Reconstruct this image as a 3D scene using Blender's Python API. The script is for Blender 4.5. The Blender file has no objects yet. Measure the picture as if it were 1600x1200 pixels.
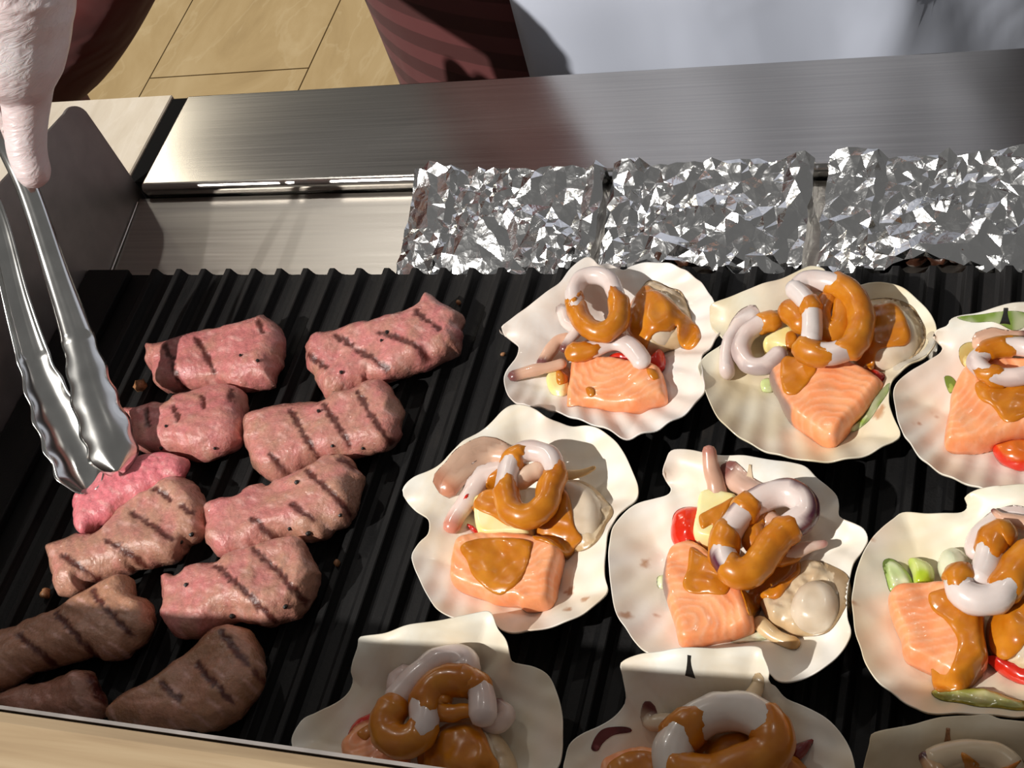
import bpy, bmesh, math, random
import numpy as np
from mathutils import Vector, Matrix
from mathutils.bvhtree import BVHTree
from mathutils.geometry import delaunay_2d_cdt

random.seed(7)
scene = bpy.context.scene
COL = scene.collection

# ------------------------------------------------------------------ camera
F_PX = 2213.63
CM = np.array([[0.92723952, 0.24160832, -0.28609840],
               [-0.02680488, 0.80487541, 0.59283816],
               [0.37350820, -0.54203413, 0.75278857]])      # rows: camera right, up, back
CC = np.array([0.59895, -0.53684, 0.62128])
cam_d = bpy.data.cameras.new('camera')
cam = bpy.data.objects.new('camera', cam_d)
COL.objects.link(cam)
cam_d.sensor_fit = 'HORIZONTAL'
cam_d.sensor_width = 36.0
cam_d.lens = 36.0 * F_PX / 1600.0
cam_d.clip_start = 0.02
cam_d.clip_end = 50
mw = Matrix.Identity(4)
for i in range(3):
    for j in range(3):
        mw[j][i] = CM[i, j]
    mw[i][3] = CC[i]
cam.matrix_world = mw
scene.camera = cam

# ------------------------------------------------------------------ light
scene.view_settings.view_transform = 'Standard'
scene.view_settings.look = 'None'
scene.view_settings.exposure = -0.06
scene.view_settings.gamma = 1.0
scene.view_settings.use_curve_mapping = False

world = bpy.data.worlds.new('dining_room')
scene.world = world
world.use_nodes = True
wn = world.node_tree
wn.nodes['Background'].inputs[0].default_value = (1.0, 0.97, 0.93, 1)
wn.nodes['Background'].inputs[1].default_value = 0.135


def lamp(name, kind, loc, target, energy, color, size, angle=None, blend=0.2):
    d = bpy.data.lights.new(name, kind)
    d.energy = energy
    d.color = color
    if kind == 'SPOT':
        d.shadow_soft_size = size
        d.spot_size = angle
        d.spot_blend = blend
    else:
        d.shape = 'DISK'
        d.size = size
    o = bpy.data.objects.new(name, d)
    COL.objects.link(o)
    o.location = loc
    o.rotation_euler = (Vector(target) - Vector(loc)).to_track_quat('-Z', 'Y').to_euler()
    return o


KEY_DIR = np.array([0.68, 0.75, -1.0])
KEY_DIR = KEY_DIR / np.linalg.norm(KEY_DIR)
key_pos = np.array([0.28, -0.08, 0]) - 4.5 * KEY_DIR
lamp('track_spot', 'SPOT', key_pos, (0.28, -0.08, 0), 980, (1.0, 0.955, 0.89), 0.035, math.radians(26), 0.5)
lamp('unseen_lamp', 'AREA', (0.9, 0.9, 1.9), (0.4, 0.0, 0), 2.2, (1.0, 0.96, 0.9), 0.16)  # unseen lamp, added for fill and sparkle on foil and sauce
lamp('unseen_lamp', 'AREA', (-1.60, 1.52, 1.34), (-0.1, 0.1, 0), 4, (1.0, 0.91, 0.72), 0.2)
lamp('unseen_lamp', 'AREA', (-0.75, 0.85, 1.9), (0.2, -0.1, 0), 4.2, (1.0, 0.95, 0.88), 0.055)  # unseen lamp, added to put glints on the meat and sauce
lamp('aisle_downlight', 'SPOT', (-1.05, 1.62, 2.0), (-1.02, 1.60, -0.9), 235, (1.0, 0.91, 0.76), 0.06, math.radians(56), 0.6)


# ------------------------------------------------------------------ maths helpers
def ray(px, py):
    return CM.T @ np.array([px - 800.0, 600.0 - py, -F_PX])


def U(px, py, z=0.0):
    """point of the plane at height z that the photograph shows at a pixel"""
    d = ray(px, py)
    return CC + d * (z - CC[2]) / d[2]


def UY(px, py, y):
    d = ray(px, py)
    return CC + d * (y - CC[1]) / d[1]


def UX(px, py, x):
    d = ray(px, py)
    return CC + d * (x - CC[0]) / d[0]


def crop(ox, oy, s):
    """reads points noted on an enlarged view back as photograph pixels"""
    def k(pts):
        return [(ox + p[0] * s, oy + p[1] * s) + tuple(p[2:]) for p in pts]
    return k


def lin(r, g, b):
    out = []
    for c in (r, g, b):
        c = c / 255.0
        out.append(c / 12.92 if c <= 0.04045 else ((c + 0.055) / 1.055) ** 2.4)
    return np.array(out)


def nz(P, freq, seed, octv=1):
    P = np.asarray(P, float)
    r = np.random.RandomState(seed)
    out = np.zeros(len(P))
    amp = 1.0
    for o in range(octv):
        for k in range(9):
            v = r.normal(size=P.shape[1])
            v *= freq * (0.6 + 0.8 * r.rand()) * 6.283 / np.linalg.norm(v)
            out += amp * np.sin(P @ v + r.rand() * 6.283) / 3.0
        freq *= 2.1
        amp *= 0.5
    return out


def sstep(a, b, x):
    t = np.clip((np.asarray(x, float) - a) / (b - a), 0, 1)
    return t * t * (3 - 2 * t)


def catmull(P, closed, step):
    P = np.asarray(P, float)
    n = len(P)
    segs = n if closed else n - 1
    out = []
    for i in range(segs):
        if closed:
            a, b, c, d = P[(i - 1) % n], P[i], P[(i + 1) % n], P[(i + 2) % n]
        else:
            a, b, c, d = P[max(i - 1, 0)], P[i], P[i + 1], P[min(i + 2, n - 1)]
        L = np.linalg.norm((c - b)[:3])
        m = max(int(math.ceil(L / step)), 1)
        for k in range(m):
            t = k / m
            out.append(0.5 * ((2 * b) + (-a + c) * t + (2 * a - 5 * b + 4 * c - d) * t * t + (-a + 3 * b - 3 * c + d) * t ** 3))
    if not closed:
        out.append(P[-1])
    return np.array(out)


def resample(P, step, closed=True):
    Q = np.vstack([P, P[:1]]) if closed else P
    s = np.concatenate([[0], np.cumsum(np.linalg.norm(np.diff(Q[:, :2], axis=0), axis=1))])
    n = max(int(round(s[-1] / step)), 8)
    t = np.linspace(0, s[-1], n, endpoint=not closed)
    return np.stack([np.interp(t, s, Q[:, k]) for k in range(Q.shape[1])], 1)


def edge_dist(P, poly):
    """distance of points to a closed polygon's edges, and inside flag"""
    a = poly
    b = np.roll(poly, -1, 0)
    ab = b - a
    L2 = (ab ** 2).sum(1) + 1e-18
    best = np.full(len(P), 1e9)
    for i in range(0, len(P), 1500):
        p = P[i:i + 1500][:, None]
        t = np.clip(((p - a) * ab).sum(2) / L2, 0, 1)
        q = a + t[..., None] * ab
        best[i:i + 1500] = np.sqrt(((p - q) ** 2).sum(2)).min(1)
    x, y = P[:, 0][:, None], P[:, 1][:, None]
    cond = ((a[:, 1] > y) != (b[:, 1] > y)) & (x < (b[:, 0] - a[:, 0]) * (y - a[:, 1]) / (b[:, 1] - a[:, 1] + 1e-18) + a[:, 0])
    ins = cond.sum(1) % 2 == 1
    return best, ins


def line_dist(P, line):
    a, b = line[:-1], line[1:]
    ab = b - a
    L2 = (ab ** 2).sum(1) + 1e-18
    p = P[:, None]
    t = np.clip(((p - a) * ab).sum(2) / L2, 0, 1)
    return np.sqrt(((p - (a + t[..., None] * ab)) ** 2).sum(2)).min(1)


def fill(poly, res):
    """triangulated inside of a polygon: 2D points (outline first), triangles, distance to the outline"""
    n = len(poly)
    nxt, prv = np.roll(poly, -1, 0), np.roll(poly, 1, 0)
    tan = nxt - prv
    nor = np.stack([-tan[:, 1], tan[:, 0]], 1)
    nor /= np.linalg.norm(nor, axis=1)[:, None] + 1e-12
    area = 0.5 * np.sum(poly[:, 0] * nxt[:, 1] - nxt[:, 0] * poly[:, 1])
    if area < 0:
        nor = -nor
    ins1 = poly + nor * res * 0.3
    lo, hi = poly.min(0), poly.max(0)
    xs = np.arange(lo[0], hi[0], res)
    ys = np.arange(lo[1], hi[1], res * 0.866)
    G = np.array([(x + (0.5 * res if j % 2 else 0), y) for j, y in enumerate(ys) for x in xs])
    G += np.random.RandomState(3).uniform(-0.12, 0.12, G.shape) * res
    d, ok = edge_dist(G, poly)
    G = G[ok & (d > 0.75 * res)]
    d1, ok1 = edge_dist(ins1, poly)
    ins1 = ins1[ok1 & (d1 > 0.22 * res)]
    V = np.vstack([poly, ins1, G])
    vs, es, fs, ov, oe, of = delaunay_2d_cdt([Vector(v) for v in V], [(i, (i + 1) % n) for i in range(n)], [], 1, 1e-9)
    V2 = np.array([(v.x, v.y) for v in vs])
    bnd = np.zeros(len(V2), bool)
    for i, o in enumerate(ov):
        if any(k < n for k in o):
            bnd[i] = True
    D, _ = edge_dist(V2, poly)
    D[bnd] = 0
    T = []
    for f in fs:
        a, b, c = V2[f[0]], V2[f[1]], V2[f[2]]
        s = (b[0] - a[0]) * (c[1] - a[1]) - (c[0] - a[0]) * (b[1] - a[1])
        T.append(tuple(f) if s > 0 else (f[0], f[2], f[1]))
    return V2, T, D, bnd


# ------------------------------------------------------------------ object helpers
def set_props(o, label=None, cat=None, group=None, kind=None):
    if label:
        o['label'] = label
    if cat:
        o['category'] = cat
    if group:
        o['group'] = group
    if kind:
        o['kind'] = kind
    return o


def empty(name, loc, label=None, cat=None, group=None, kind=None):
    o = bpy.data.objects.new(name, None)
    o.empty_display_size = 0.02
    COL.objects.link(o)
    o.location = loc
    return set_props(o, label, cat, group, kind)


def origin_of(o):
    v = Vector((0, 0, 0))
    while o is not None:
        v += o.location
        o = o.parent
    return v


def mesh(name, V, Fc, mat, parent=None, loc=None, colors=None, smooth=True, attrs=None):
    """a mesh object from world-space vertices; its origin sits at loc (or its base)"""
    V = np.asarray(V, float)
    if parent is not None and loc is None:
        org = np.array(origin_of(parent))
        lo = np.zeros(3)
    else:
        if loc is None:
            loc = (V[:, 0].mean(), V[:, 1].mean(), V[:, 2].min())
        org = np.array(loc)
        lo = org - (np.array(origin_of(parent)) if parent else 0)
    me = bpy.data.meshes.new(name)
    me.from_pydata([tuple(v) for v in V - org], [], [tuple(f) for f in Fc])
    me.update()
    if smooth:
        me.polygons.foreach_set('use_smooth', [True] * len(me.polygons))
    if colors is not None:
        at = me.color_attributes.new('Col', 'FLOAT_COLOR', 'POINT')
        c = np.ones((len(V), 4))
        c[:, :np.shape(colors)[1]] = colors
        at.data.foreach_set('color', c.ravel())
    if mat is not None:
        me.materials.append(mat)
    o = bpy.data.objects.new(name, me)
    COL.objects.link(o)
    o.location = lo
    if parent is not None:
        o.parent = parent
    return o


def box_vf(x0, x1, y0, y1, z0, z1):
    V = [(x, y, z) for z in (z0, z1) for y in (y0, y1) for x in (x0, x1)]
    Fc = [(0, 2, 3, 1), (4, 5, 7, 6), (0, 1, 5, 4), (2, 6, 7, 3), (0, 4, 6, 2), (1, 3, 7, 5)]
    return V, Fc


def bevel(o, w, seg=2):
    m = o.modifiers.new('bevel', 'BEVEL')
    m.width = w
    m.segments = seg
    m.limit_method = 'ANGLE'
    return o


def extrude_x(prof, x0, x1, cap=True):
    """profile of (y, z) points swept along X"""
    n = len(prof)
    V = [(x0, p[0], p[1]) for p in prof] + [(x1, p[0], p[1]) for p in prof]
    Fc = [(i, (i + 1) % n, n + (i + 1) % n, n + i) for i in range(n)]
    if cap:
        Fc += [tuple(range(n - 1, -1, -1)), tuple(range(n, 2 * n))]
    return V, Fc


# ------------------------------------------------------------------ materials
def new_mat(name):
    m = bpy.data.materials.new(name)
    m.use_nodes = True
    nt = m.node_tree
    return m, nt, nt.nodes['Principled BSDF']


def nd(nt, kind, **kw):
    n = nt.nodes.new(kind)
    for k, v in kw.items():
        if k in n.inputs:
            n.inputs[k].default_value = v
        else:
            setattr(n, k, v)
    return n


def ramp(nt, stops):
    r = nt.nodes.new('ShaderNodeValToRGB')
    el = r.color_ramp.elements
    while len(el) < len(stops):
        el.new(0.5)
    for e, (p, c) in zip(el, stops):
        e.position = p
        e.color = tuple(c) + (1,)
    return r


def bump_to(nt, b, src, strength, dist):
    bp = nd(nt, 'ShaderNodeBump')
    bp.inputs['Strength'].default_value = strength
    bp.inputs['Distance'].default_value = dist
    nt.links.new(src, bp.inputs['Height'])
    nt.links.new(bp.outputs[0], b.inputs['Normal'])
    return bp


def coords(nt, scale=(1, 1, 1)):
    t = nt.nodes.new('ShaderNodeTexCoord')
    m = nt.nodes.new('ShaderNodeMapping')
    m.inputs['Scale'].default_value = scale
    nt.links.new(t.outputs['Object'], m.inputs[0])
    return m.outputs[0]


def vcol_mat(name, rough, bump_scale=0, bump_str=0.3, bump_dist=0.001, sss=0.0, sss_r=(1, .5, .3), spec=0.5, coat=0.0, mottle=0.0, mottle_scale=150, sheen=0):
    """surface whose own colours come from the mesh, with procedural mottling and relief"""
    m, nt, b = new_mat(name)
    a = nd(nt, 'ShaderNodeVertexColor')
    a.layer_name = 'Col'
    co = coords(nt)
    src = a.outputs[0]
    if mottle:
        n = nd(nt, 'ShaderNodeTexNoise', Scale=mottle_scale, Detail=5.0)
        nt.links.new(co, n.inputs[0])
        mr = nd(nt, 'ShaderNodeMapRange')
        mr.inputs[1].default_value = 0.3
        mr.inputs[2].default_value = 0.7
        mr.inputs[3].default_value = 1 - mottle
        mr.inputs[4].default_value = 1 + mottle * 0.6
        nt.links.new(n.outputs[0], mr.inputs[0])
        vm = nd(nt, 'ShaderNodeVectorMath', operation='SCALE')
        nt.links.new(src, vm.inputs[0])
        nt.links.new(mr.outputs[0], vm.inputs['Scale'])
        src = vm.outputs[0]
    nt.links.new(src, b.inputs['Base Color'])
    b.inputs['Roughness'].default_value = rough
    b.inputs['Specular IOR Level'].default_value = spec
    b.inputs['Coat Weight'].default_value = coat
    b.inputs['Coat Roughness'].default_value = 0.08
    if sss:
        b.inputs['Subsurface Weight'].default_value = sss
        b.inputs['Subsurface Radius'].default_value = sss_r
        b.inputs['Subsurface Scale'].default_value = 0.004
    if bump_scale:
        n = nd(nt, 'ShaderNodeTexNoise', Scale=bump_scale, Detail=4.0)
        nt.links.new(co, n.inputs[0])
        bump_to(nt, b, n.outputs[0], bump_str, bump_dist)
    return m


def flat_mat(name, col, rough, metal=0.0, noise=0.0, nscale=40, bump=0.0, bscale=200, coat=0.0, sss=0.0, spec=0.5):
    m, nt, b = new_mat(name)
    co = coords(nt)
    b.inputs['Roughness'].default_value = rough
    b.inputs['Metallic'].default_value = metal
    b.inputs['Specular IOR Level'].default_value = spec
    b.inputs['Coat Weight'].default_value = coat
    n = nd(nt, 'ShaderNodeTexNoise', Scale=nscale, Detail=4.0)
    nt.links.new(co, n.inputs[0])
    c = np.array(col)
    r = ramp(nt, [(0.3, np.clip(c * (1 - noise), 0, 1)), (0.7, np.clip(c * (1 + noise), 0, 1))])
    nt.links.new(n.outputs[0], r.inputs[0])
    nt.links.new(r.outputs[0], b.inputs['Base Color'])
    if bump:
        n2 = nd(nt, 'ShaderNodeTexNoise', Scale=bscale, Detail=3.0)
        nt.links.new(co, n2.inputs[0])
        bump_to(nt, b, n2.outputs[0], bump, 0.001)
    if sss:
        b.inputs['Subsurface Weight'].default_value = sss
        b.inputs['Subsurface Scale'].default_value = 0.004
    return m


def steel_mat(name, col, rough, stretch, aniso=0.0, scuff=0.08):
    m, nt, b = new_mat(name)
    co = coords(nt, stretch)
    n = nd(nt, 'ShaderNodeTexNoise', Scale=1.0, Detail=6.0)
    nt.links.new(co, n.inputs[0])
    c = np.array(col)
    r = ramp(nt, [(0.3, c * 0.9), (0.7, np.clip(c * 1.08, 0, 1))])
    nt.links.new(n.outputs[0], r.inputs[0])
    nt.links.new(r.outputs[0], b.inputs['Base Color'])
    b.inputs['Metallic'].default_value = 1.0
    mr = nd(nt, 'ShaderNodeMapRange')
    mr.inputs[3].default_value = rough - scuff
    mr.inputs[4].default_value = rough + scuff
    nt.links.new(n.outputs[0], mr.inputs[0])
    nt.links.new(mr.outputs[0], b.inputs['Roughness'])
    b.inputs['Anisotropic'].default_value = aniso
    bump_to(nt, b, n.outputs[0], 0.03, 0.0004)
    return m


M = {}
M['counter'] = steel_mat('brushed_steel', (0.50, 0.48, 0.455), 0.22, (7, 700, 300), 0.3, 0.03)
M['trough'] = steel_mat('trough_steel', (0.42, 0.395, 0.36), 0.37, (8, 500, 300), 0.3)
M['guard'] = steel_mat('guard_steel', (0.50, 0.46, 0.44), 0.5, (60, 60, 60), 0.0)
M['tongs'] = steel_mat('polished_steel', (0.78, 0.78, 0.76), 0.17, (60, 60, 60), 0.0, 0.05)
M['rubber'] = flat_mat('dark_joint', (0.006, 0.006, 0.006), 0.85, spec=0.1)
M['pepper'] = flat_mat('black_pepper', (0.012, 0.011, 0.010), 0.45, noise=0.4, nscale=900)
M['crumb'] = flat_mat('toasted_crumb', lin(150, 105, 70), 0.5, noise=0.4, nscale=700)
M['dark_food'] = flat_mat('roasted_brown_food', lin(70, 42, 30), 0.35, noise=0.6, nscale=120, bump=0.5, bscale=260)
M['steak'] = vcol_mat('seared_beef', 0.4, 520, 0.5, 0.0011, sss=0.1, sss_r=(1, .25, .15), coat=0.5, mottle=0.14, mottle_scale=380, spec=0.5)
_nt = M['steak'].node_tree
_b = _nt.nodes['Principled BSDF']
_n = nd(_nt, 'ShaderNodeTexNoise', Scale=620.0, Detail=2.0)
_nt.links.new(coords(_nt), _n.inputs[0])
_bp = nd(_nt, 'ShaderNodeBump')
_bp.inputs['Strength'].default_value = 0.75
_bp.inputs['Distance'].default_value = 0.0025
_nt.links.new(_n.outputs[0], _bp.inputs['Height'])
_nt.links.new(_bp.outputs[0], _b.inputs['Coat Normal'])
_b.inputs['Coat Roughness'].default_value = 0.07
_a = [n for n in _nt.nodes if n.bl_idname == 'ShaderNodeVertexColor'][0]
_m = nd(_nt, 'ShaderNodeMath', operation='MULTIPLY')
_m.inputs[1].default_value = 1.0
_nt.links.new(_a.outputs['Alpha'], _m.inputs[0])
_nt.links.new(_m.outputs[0], _b.inputs['Coat Weight'])
M['shell'] = vcol_mat('scallop_shell', 0.42, 160, 0.12, 0.0008, sss=0.0, mottle=0.05, mottle_scale=60, coat=0.15)
M['salmon'] = vcol_mat('salmon_flesh', 0.36, 300, 0.25, 0.0008, sss=0.2, sss_r=(1, .4, .2), coat=0.25, mottle=0.06, mottle_scale=250)
M['squid'] = vcol_mat('squid_flesh', 0.28, 240, 0.12, 0.0006, sss=0.25, sss_r=(1, .8, .7), coat=0.3, mottle=0.04)
M['scallop'] = vcol_mat('scallop_flesh', 0.3, 260, 0.15, 0.0006, sss=0.25, sss_r=(1, .8, .6), coat=0.3, mottle=0.05)
M['veg'] = vcol_mat('wet_vegetable', 0.22, 200, 0.1, 0.0005, sss=0.15, sss_r=(1, .5, .3), coat=0.4, mottle=0.05)
M['butter'] = vcol_mat('butter', 0.34, 120, 0.12, 0.0006, sss=0.25, sss_r=(1, .8, .4), coat=0.15, mottle=0.05)


def sauce_mat():
    m, nt, b = new_mat('brown_miso_sauce')
    co = coords(nt)
    n = nd(nt, 'ShaderNodeTexNoise', Scale=90.0, Detail=3.0)
    nt.links.new(co, n.inputs[0])
    r = ramp(nt, [(0.35, lin(190, 110, 14)), (0.65, lin(207, 132, 32))])
    nt.links.new(n.outputs[0], r.inputs[0])
    nt.links.new(r.outputs[0], b.inputs['Base Color'])
    b.inputs['Roughness'].default_value = 0.3
    b.inputs['Coat Weight'].default_value = 0.25
    b.inputs['Coat Roughness'].default_value = 0.06
    b.inputs['Subsurface Weight'].default_value = 0.2
    b.inputs['Subsurface Radius'].default_value = (1, .5, .15)
    b.inputs['Subsurface Scale'].default_value = 0.003
    n2 = nd(nt, 'ShaderNodeTexNoise', Scale=170.0, Detail=2.0)
    nt.links.new(co, n2.inputs[0])
    bump_to(nt, b, n2.outputs[0], 0.12, 0.001)
    return m


M['sauce'] = sauce_mat()


def iron_mat():
    m, nt, b = new_mat('cast_iron')
    co = coords(nt, (1, 0.25, 1))
    n = nd(nt, 'ShaderNodeTexNoise', Scale=38.0, Detail=6.0, Roughness=0.65)
    nt.links.new(co, n.inputs[0])
    r = ramp(nt, [(0.35, lin(16, 16, 17)), (0.62, lin(30, 29, 29)), (0.78, lin(50, 44, 40))])
    nt.links.new(n.outputs[0], r.inputs[0])
    nt.links.new(r.outputs[0], b.inputs['Base Color'])
    rr = nd(nt, 'ShaderNodeMapRange')
    rr.inputs[3].default_value = 0.42
    rr.inputs[4].default_value = 0.7
    nt.links.new(n.outputs[0], rr.inputs[0])
    nt.links.new(rr.outputs[0], b.inputs['Roughness'])
    b.inputs['Specular IOR Level'].default_value = 0.22
    n2 = nd(nt, 'ShaderNodeTexNoise', Scale=700.0, Detail=3.0)
    nt.links.new(coords(nt), n2.inputs[0])
    bump_to(nt, b, n2.outputs[0], 0.3, 0.0006)
    return m


M['iron'] = iron_mat()


def foil_mat():
    m, nt, b = new_mat('aluminium_foil')
    b.inputs['Base Color'].default_value = (0.86, 0.87, 0.88, 1)
    b.inputs['Metallic'].default_value = 1.0
    b.inputs['Roughness'].default_value = 0.16
    co = coords(nt)
    v = nd(nt, 'ShaderNodeTexVoronoi', Scale=150.0)
    v.feature = 'F1'
    nt.links.new(co, v.inputs['Vector'])
    n = nd(nt, 'ShaderNodeTexNoise', Scale=120.0, Detail=4.0, Distortion=1.5)
    nt.links.new(co, n.inputs[0])
    mx = nd(nt, 'ShaderNodeMath', operation='ADD')
    nt.links.new(v.outputs[0], mx.inputs[0])
    nt.links.new(n.outputs[0], mx.inputs[1])
    bump_to(nt, b, mx.outputs[0], 0.16, 0.0025)
    return m


M['foil'] = foil_mat()


def stone_mat(name, stops, vein, scale, rough):
    m, nt, b = new_mat(name)
    t = nt.nodes.new('ShaderNodeNewGeometry')
    mp = nd(nt, 'ShaderNodeMapping')
    mp.inputs['Rotation'].default_value = (0, 0, 0.9)
    mp.inputs['Scale'].default_value = (scale, scale * 0.45, scale)
    nt.links.new(t.outputs['Position'], mp.inputs[0])
    n = nd(nt, 'ShaderNodeTexNoise', Scale=3.2, Detail=8.0, Distortion=1.6, Roughness=0.6)
    nt.links.new(mp.outputs[0], n.inputs[0])
    r = ramp(nt, stops)
    nt.links.new(n.outputs[0], r.inputs[0])
    n2 = nd(nt, 'ShaderNodeTexNoise', Scale=2.2, Detail=5.0, Distortion=2.6)
    nt.links.new(mp.outputs[0], n2.inputs[0])
    vr = ramp(nt, [(0.485, (0, 0, 0)), (0.5, (1, 1, 1)), (0.53, (0, 0, 0))])
    nt.links.new(n2.outputs[0], vr.inputs[0])
    mx = nd(nt, 'ShaderNodeMixRGB')
    mx.inputs[2].default_value = tuple(vein) + (1,)
    sc = nd(nt, 'ShaderNodeMath', operation='MULTIPLY')
    sc.inputs[1].default_value = 0.25
    nt.links.new(vr.outputs[0], sc.inputs[0])
    nt.links.new(sc.outputs[0], mx.inputs[0])
    nt.links.new(r.outputs[0], mx.inputs[1])
    nt.links.new(mx.outputs[0], b.inputs['Base Color'])
    b.inputs['Roughness'].default_value = rough
    return m


M['tile'] = stone_mat('tan_marble_tile', [(0.25, lin(176, 152, 112)), (0.5, lin(194, 170, 128)), (0.75, lin(208, 186, 146))], lin(224, 206, 170), 1.8, 0.3)
M['stone'] = stone_mat('beige_stone', [(0.25, lin(206, 194, 174)), (0.5, lin(218, 208, 190)), (0.75, lin(226, 218, 204))], lin(234, 226, 212), 6.0, 0.4)
M['grout'] = flat_mat('grout', lin(110, 96, 70), 0.8)


def wood_mat():
    m, nt, b = new_mat('pale_oak')
    co = coords(nt, (9, 150, 150))
    n = nd(nt, 'ShaderNodeTexNoise', Scale=1.0, Detail=6.0, Distortion=0.4)
    nt.links.new(co, n.inputs[0])
    r = ramp(nt, [(0.3, lin(148, 124, 96)), (0.5, lin(172, 148, 116)), (0.72, lin(186, 164, 132))])
    nt.links.new(n.outputs[0], r.inputs[0])
    nt.links.new(r.outputs[0], b.inputs['Base Color'])
    b.inputs['Roughness'].default_value = 0.45
    bump_to(nt, b, n.outputs[0], 0.1, 0.001)
    return m


M['wood'] = wood_mat()


def cloth_mat(name, c1, c2=None, bands=0.0, fold=14.0, fold_str=0.4):
    m, nt, b = new_mat(name)
    co = coords(nt)
    b.inputs['Roughness'].default_value = 0.85
    b.inputs['Sheen Weight'].default_value = 0.15
    n = nd(nt, 'ShaderNodeTexNoise', Scale=fold, Detail=2.0, Distortion=1.0)
    nt.links.new(co, n.inputs[0])
    if c2 is not None:
        w = nd(nt, 'ShaderNodeTexWave', Scale=bands, Distortion=0.35)
        w.bands_direction = 'Z'
        w.inputs['Detail'].default_value = 0
        nt.links.new(co, w.inputs[0])
        r = ramp(nt, [(0.44, c1), (0.56, c2)])
        nt.links.new(w.outputs[0], r.inputs[0])
        nt.links.new(r.outputs[0], b.inputs['Base Color'])
    else:
        b.inputs['Base Color'].default_value = tuple(c1) + (1,)
    bump_to(nt, b, n.outputs[0], fold_str, 0.02)
    return m


M['maroon'] = cloth_mat('maroon_striped_cloth', lin(72, 24, 22), lin(98, 44, 44), 10.0, 9, 0.2)
M['maroon_plain'] = cloth_mat('dark_maroon_cloth', lin(104, 31, 28), None, 0, 9, 0.5)
M['white_cloth'] = cloth_mat('white_apron_cloth', lin(200, 207, 224), None, 0, 7, 0.35)
M['trousers'] = cloth_mat('black_trousers', (0.012, 0.012, 0.014), None, 0, 10, 0.3)
M['skin'] = flat_mat('skin', lin(205, 150, 120), 0.5, noise=0.1, nscale=30, sss=0.2)
M['hair'] = flat_mat('black_hair', (0.01, 0.009, 0.008), 0.5, noise=0.4, nscale=200, bump=0.5, bscale=300)


def glove_mat():
    m, nt, b = new_mat('thin_white_glove')
    co = coords(nt)
    n = nd(nt, 'ShaderNodeTexNoise', Scale=22.0, Detail=3.0)
    nt.links.new(co, n.inputs[0])
    r = ramp(nt, [(0.35, lin(230, 208, 208)), (0.65, lin(246, 236, 238))])
    nt.links.new(n.outputs[0], r.inputs[0])
    nt.links.new(r.outputs[0], b.inputs['Base Color'])
    b.inputs['Roughness'].default_value = 0.38
    b.inputs['Subsurface Weight'].default_value = 0.3
    b.inputs['Subsurface Radius'].default_value = (1, .5, .4)
    b.inputs['Subsurface Scale'].default_value = 0.006
    w = nd(nt, 'ShaderNodeTexNoise', Scale=1.0, Detail=3.0, Distortion=1.2)
    co2 = coords(nt, (60, 110, 260))
    nt.links.new(co2, w.inputs[0])
    bump_to(nt, b, w.outputs[0], 0.32, 0.004)
    return m


M['glove'] = glove_mat()

# ------------------------------------------------------------------ the setting
GX0, GX1 = -0.057, 0.78           # grill plate's left and right ends
GY0, GY1 = -0.328, 0.0            # front and back
PITCH = 0.02

# floor far below: grout bed and marble tiles
V, Fc = box_vf(-2.6, 2.2, -1.6, 3.6, -0.93, -0.904)
floor = mesh('floor', V, Fc, M['grout'], loc=(0, 1, -0.93), smooth=False)
set_props(floor, 'tan marble tiled floor behind the counter', None, None, 'structure')
TW, TL = 0.355, 0.71
tile_me = None
for i in range(-3, 8):
    for j in range(-1, 5):
        x0 = -1.10 + TW * (i - 1)
        y0 = 1.268 + TL * (j - 1) + (TL * 0.5 if i % 2 == 0 else 0)
        if tile_me is None:
            V, Fc = box_vf(0, TW - 0.003, 0, TL - 0.003, -0.004, 0)
            t = mesh('tile', V, Fc, M['tile'], parent=floor, loc=(0, 0, 0), smooth=False)
            bevel(t, 0.001, 1)
            tile_me = t.data
        else:
            t = bpy.data.objects.new('tile', tile_me)
            COL.objects.link(t)
            t.parent = floor
        t.location = (x0, y0 - 1, -0.90 + 0.93)

# steel counter rail behind the grill
prof = [(0.176, -0.03), (0.176, 0.0), (0.0835, 0.0)]
for k in range(1, 7):
    a = k / 6 * math.radians(100)
    prof.append((0.0835 - 0.0045 * math.sin(a), -0.0045 + 0.0045 * math.cos(a)))
prof += [(0.0815, -0.0135), (0.085, -0.016), (0.10, -0.03)]
V, Fc = extrude_x(prof[::-1], -0.049, 0.95)
counter = mesh('steel_counter', V, Fc, M['counter'], loc=(0.4, 0.13, -0.03))
for p in counter.data.polygons:
    p.use_smooth = False
bevel(counter, 0.0012, 2)
set_props(counter, 'brushed stainless steel counter rail running behind the grill', 'counter')

# dark joint and stone counter further left
V, Fc = box_vf(-0.064, -0.0495, 0.087, 0.176, -0.03, -0.002)
o = mesh('joint_strip', V, Fc, M['rubber'], smooth=False)
set_props(o, 'narrow black joint strip between stone and steel counters', 'strip')
V, Fc = box_vf(-0.75, -0.0645, 0.0885, 0.179, -0.03, 0.0)
o = mesh('stone_counter', V, Fc, M['stone'], smooth=False)
bevel(o, 0.001, 1)
set_props(o, 'beige stone countertop left of the steel rail', 'counter')

# cabinet under the counters so that nothing hangs in the air
V, Fc = box_vf(-0.75, 1.05, -0.50, 0.165, -0.90, -0.0305)
o = mesh('cabinet_base', V, Fc, M['trough'], smooth=False)
set_props(o, 'plain steel cabinet underneath the grill and counters', 'cabinet')

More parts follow.
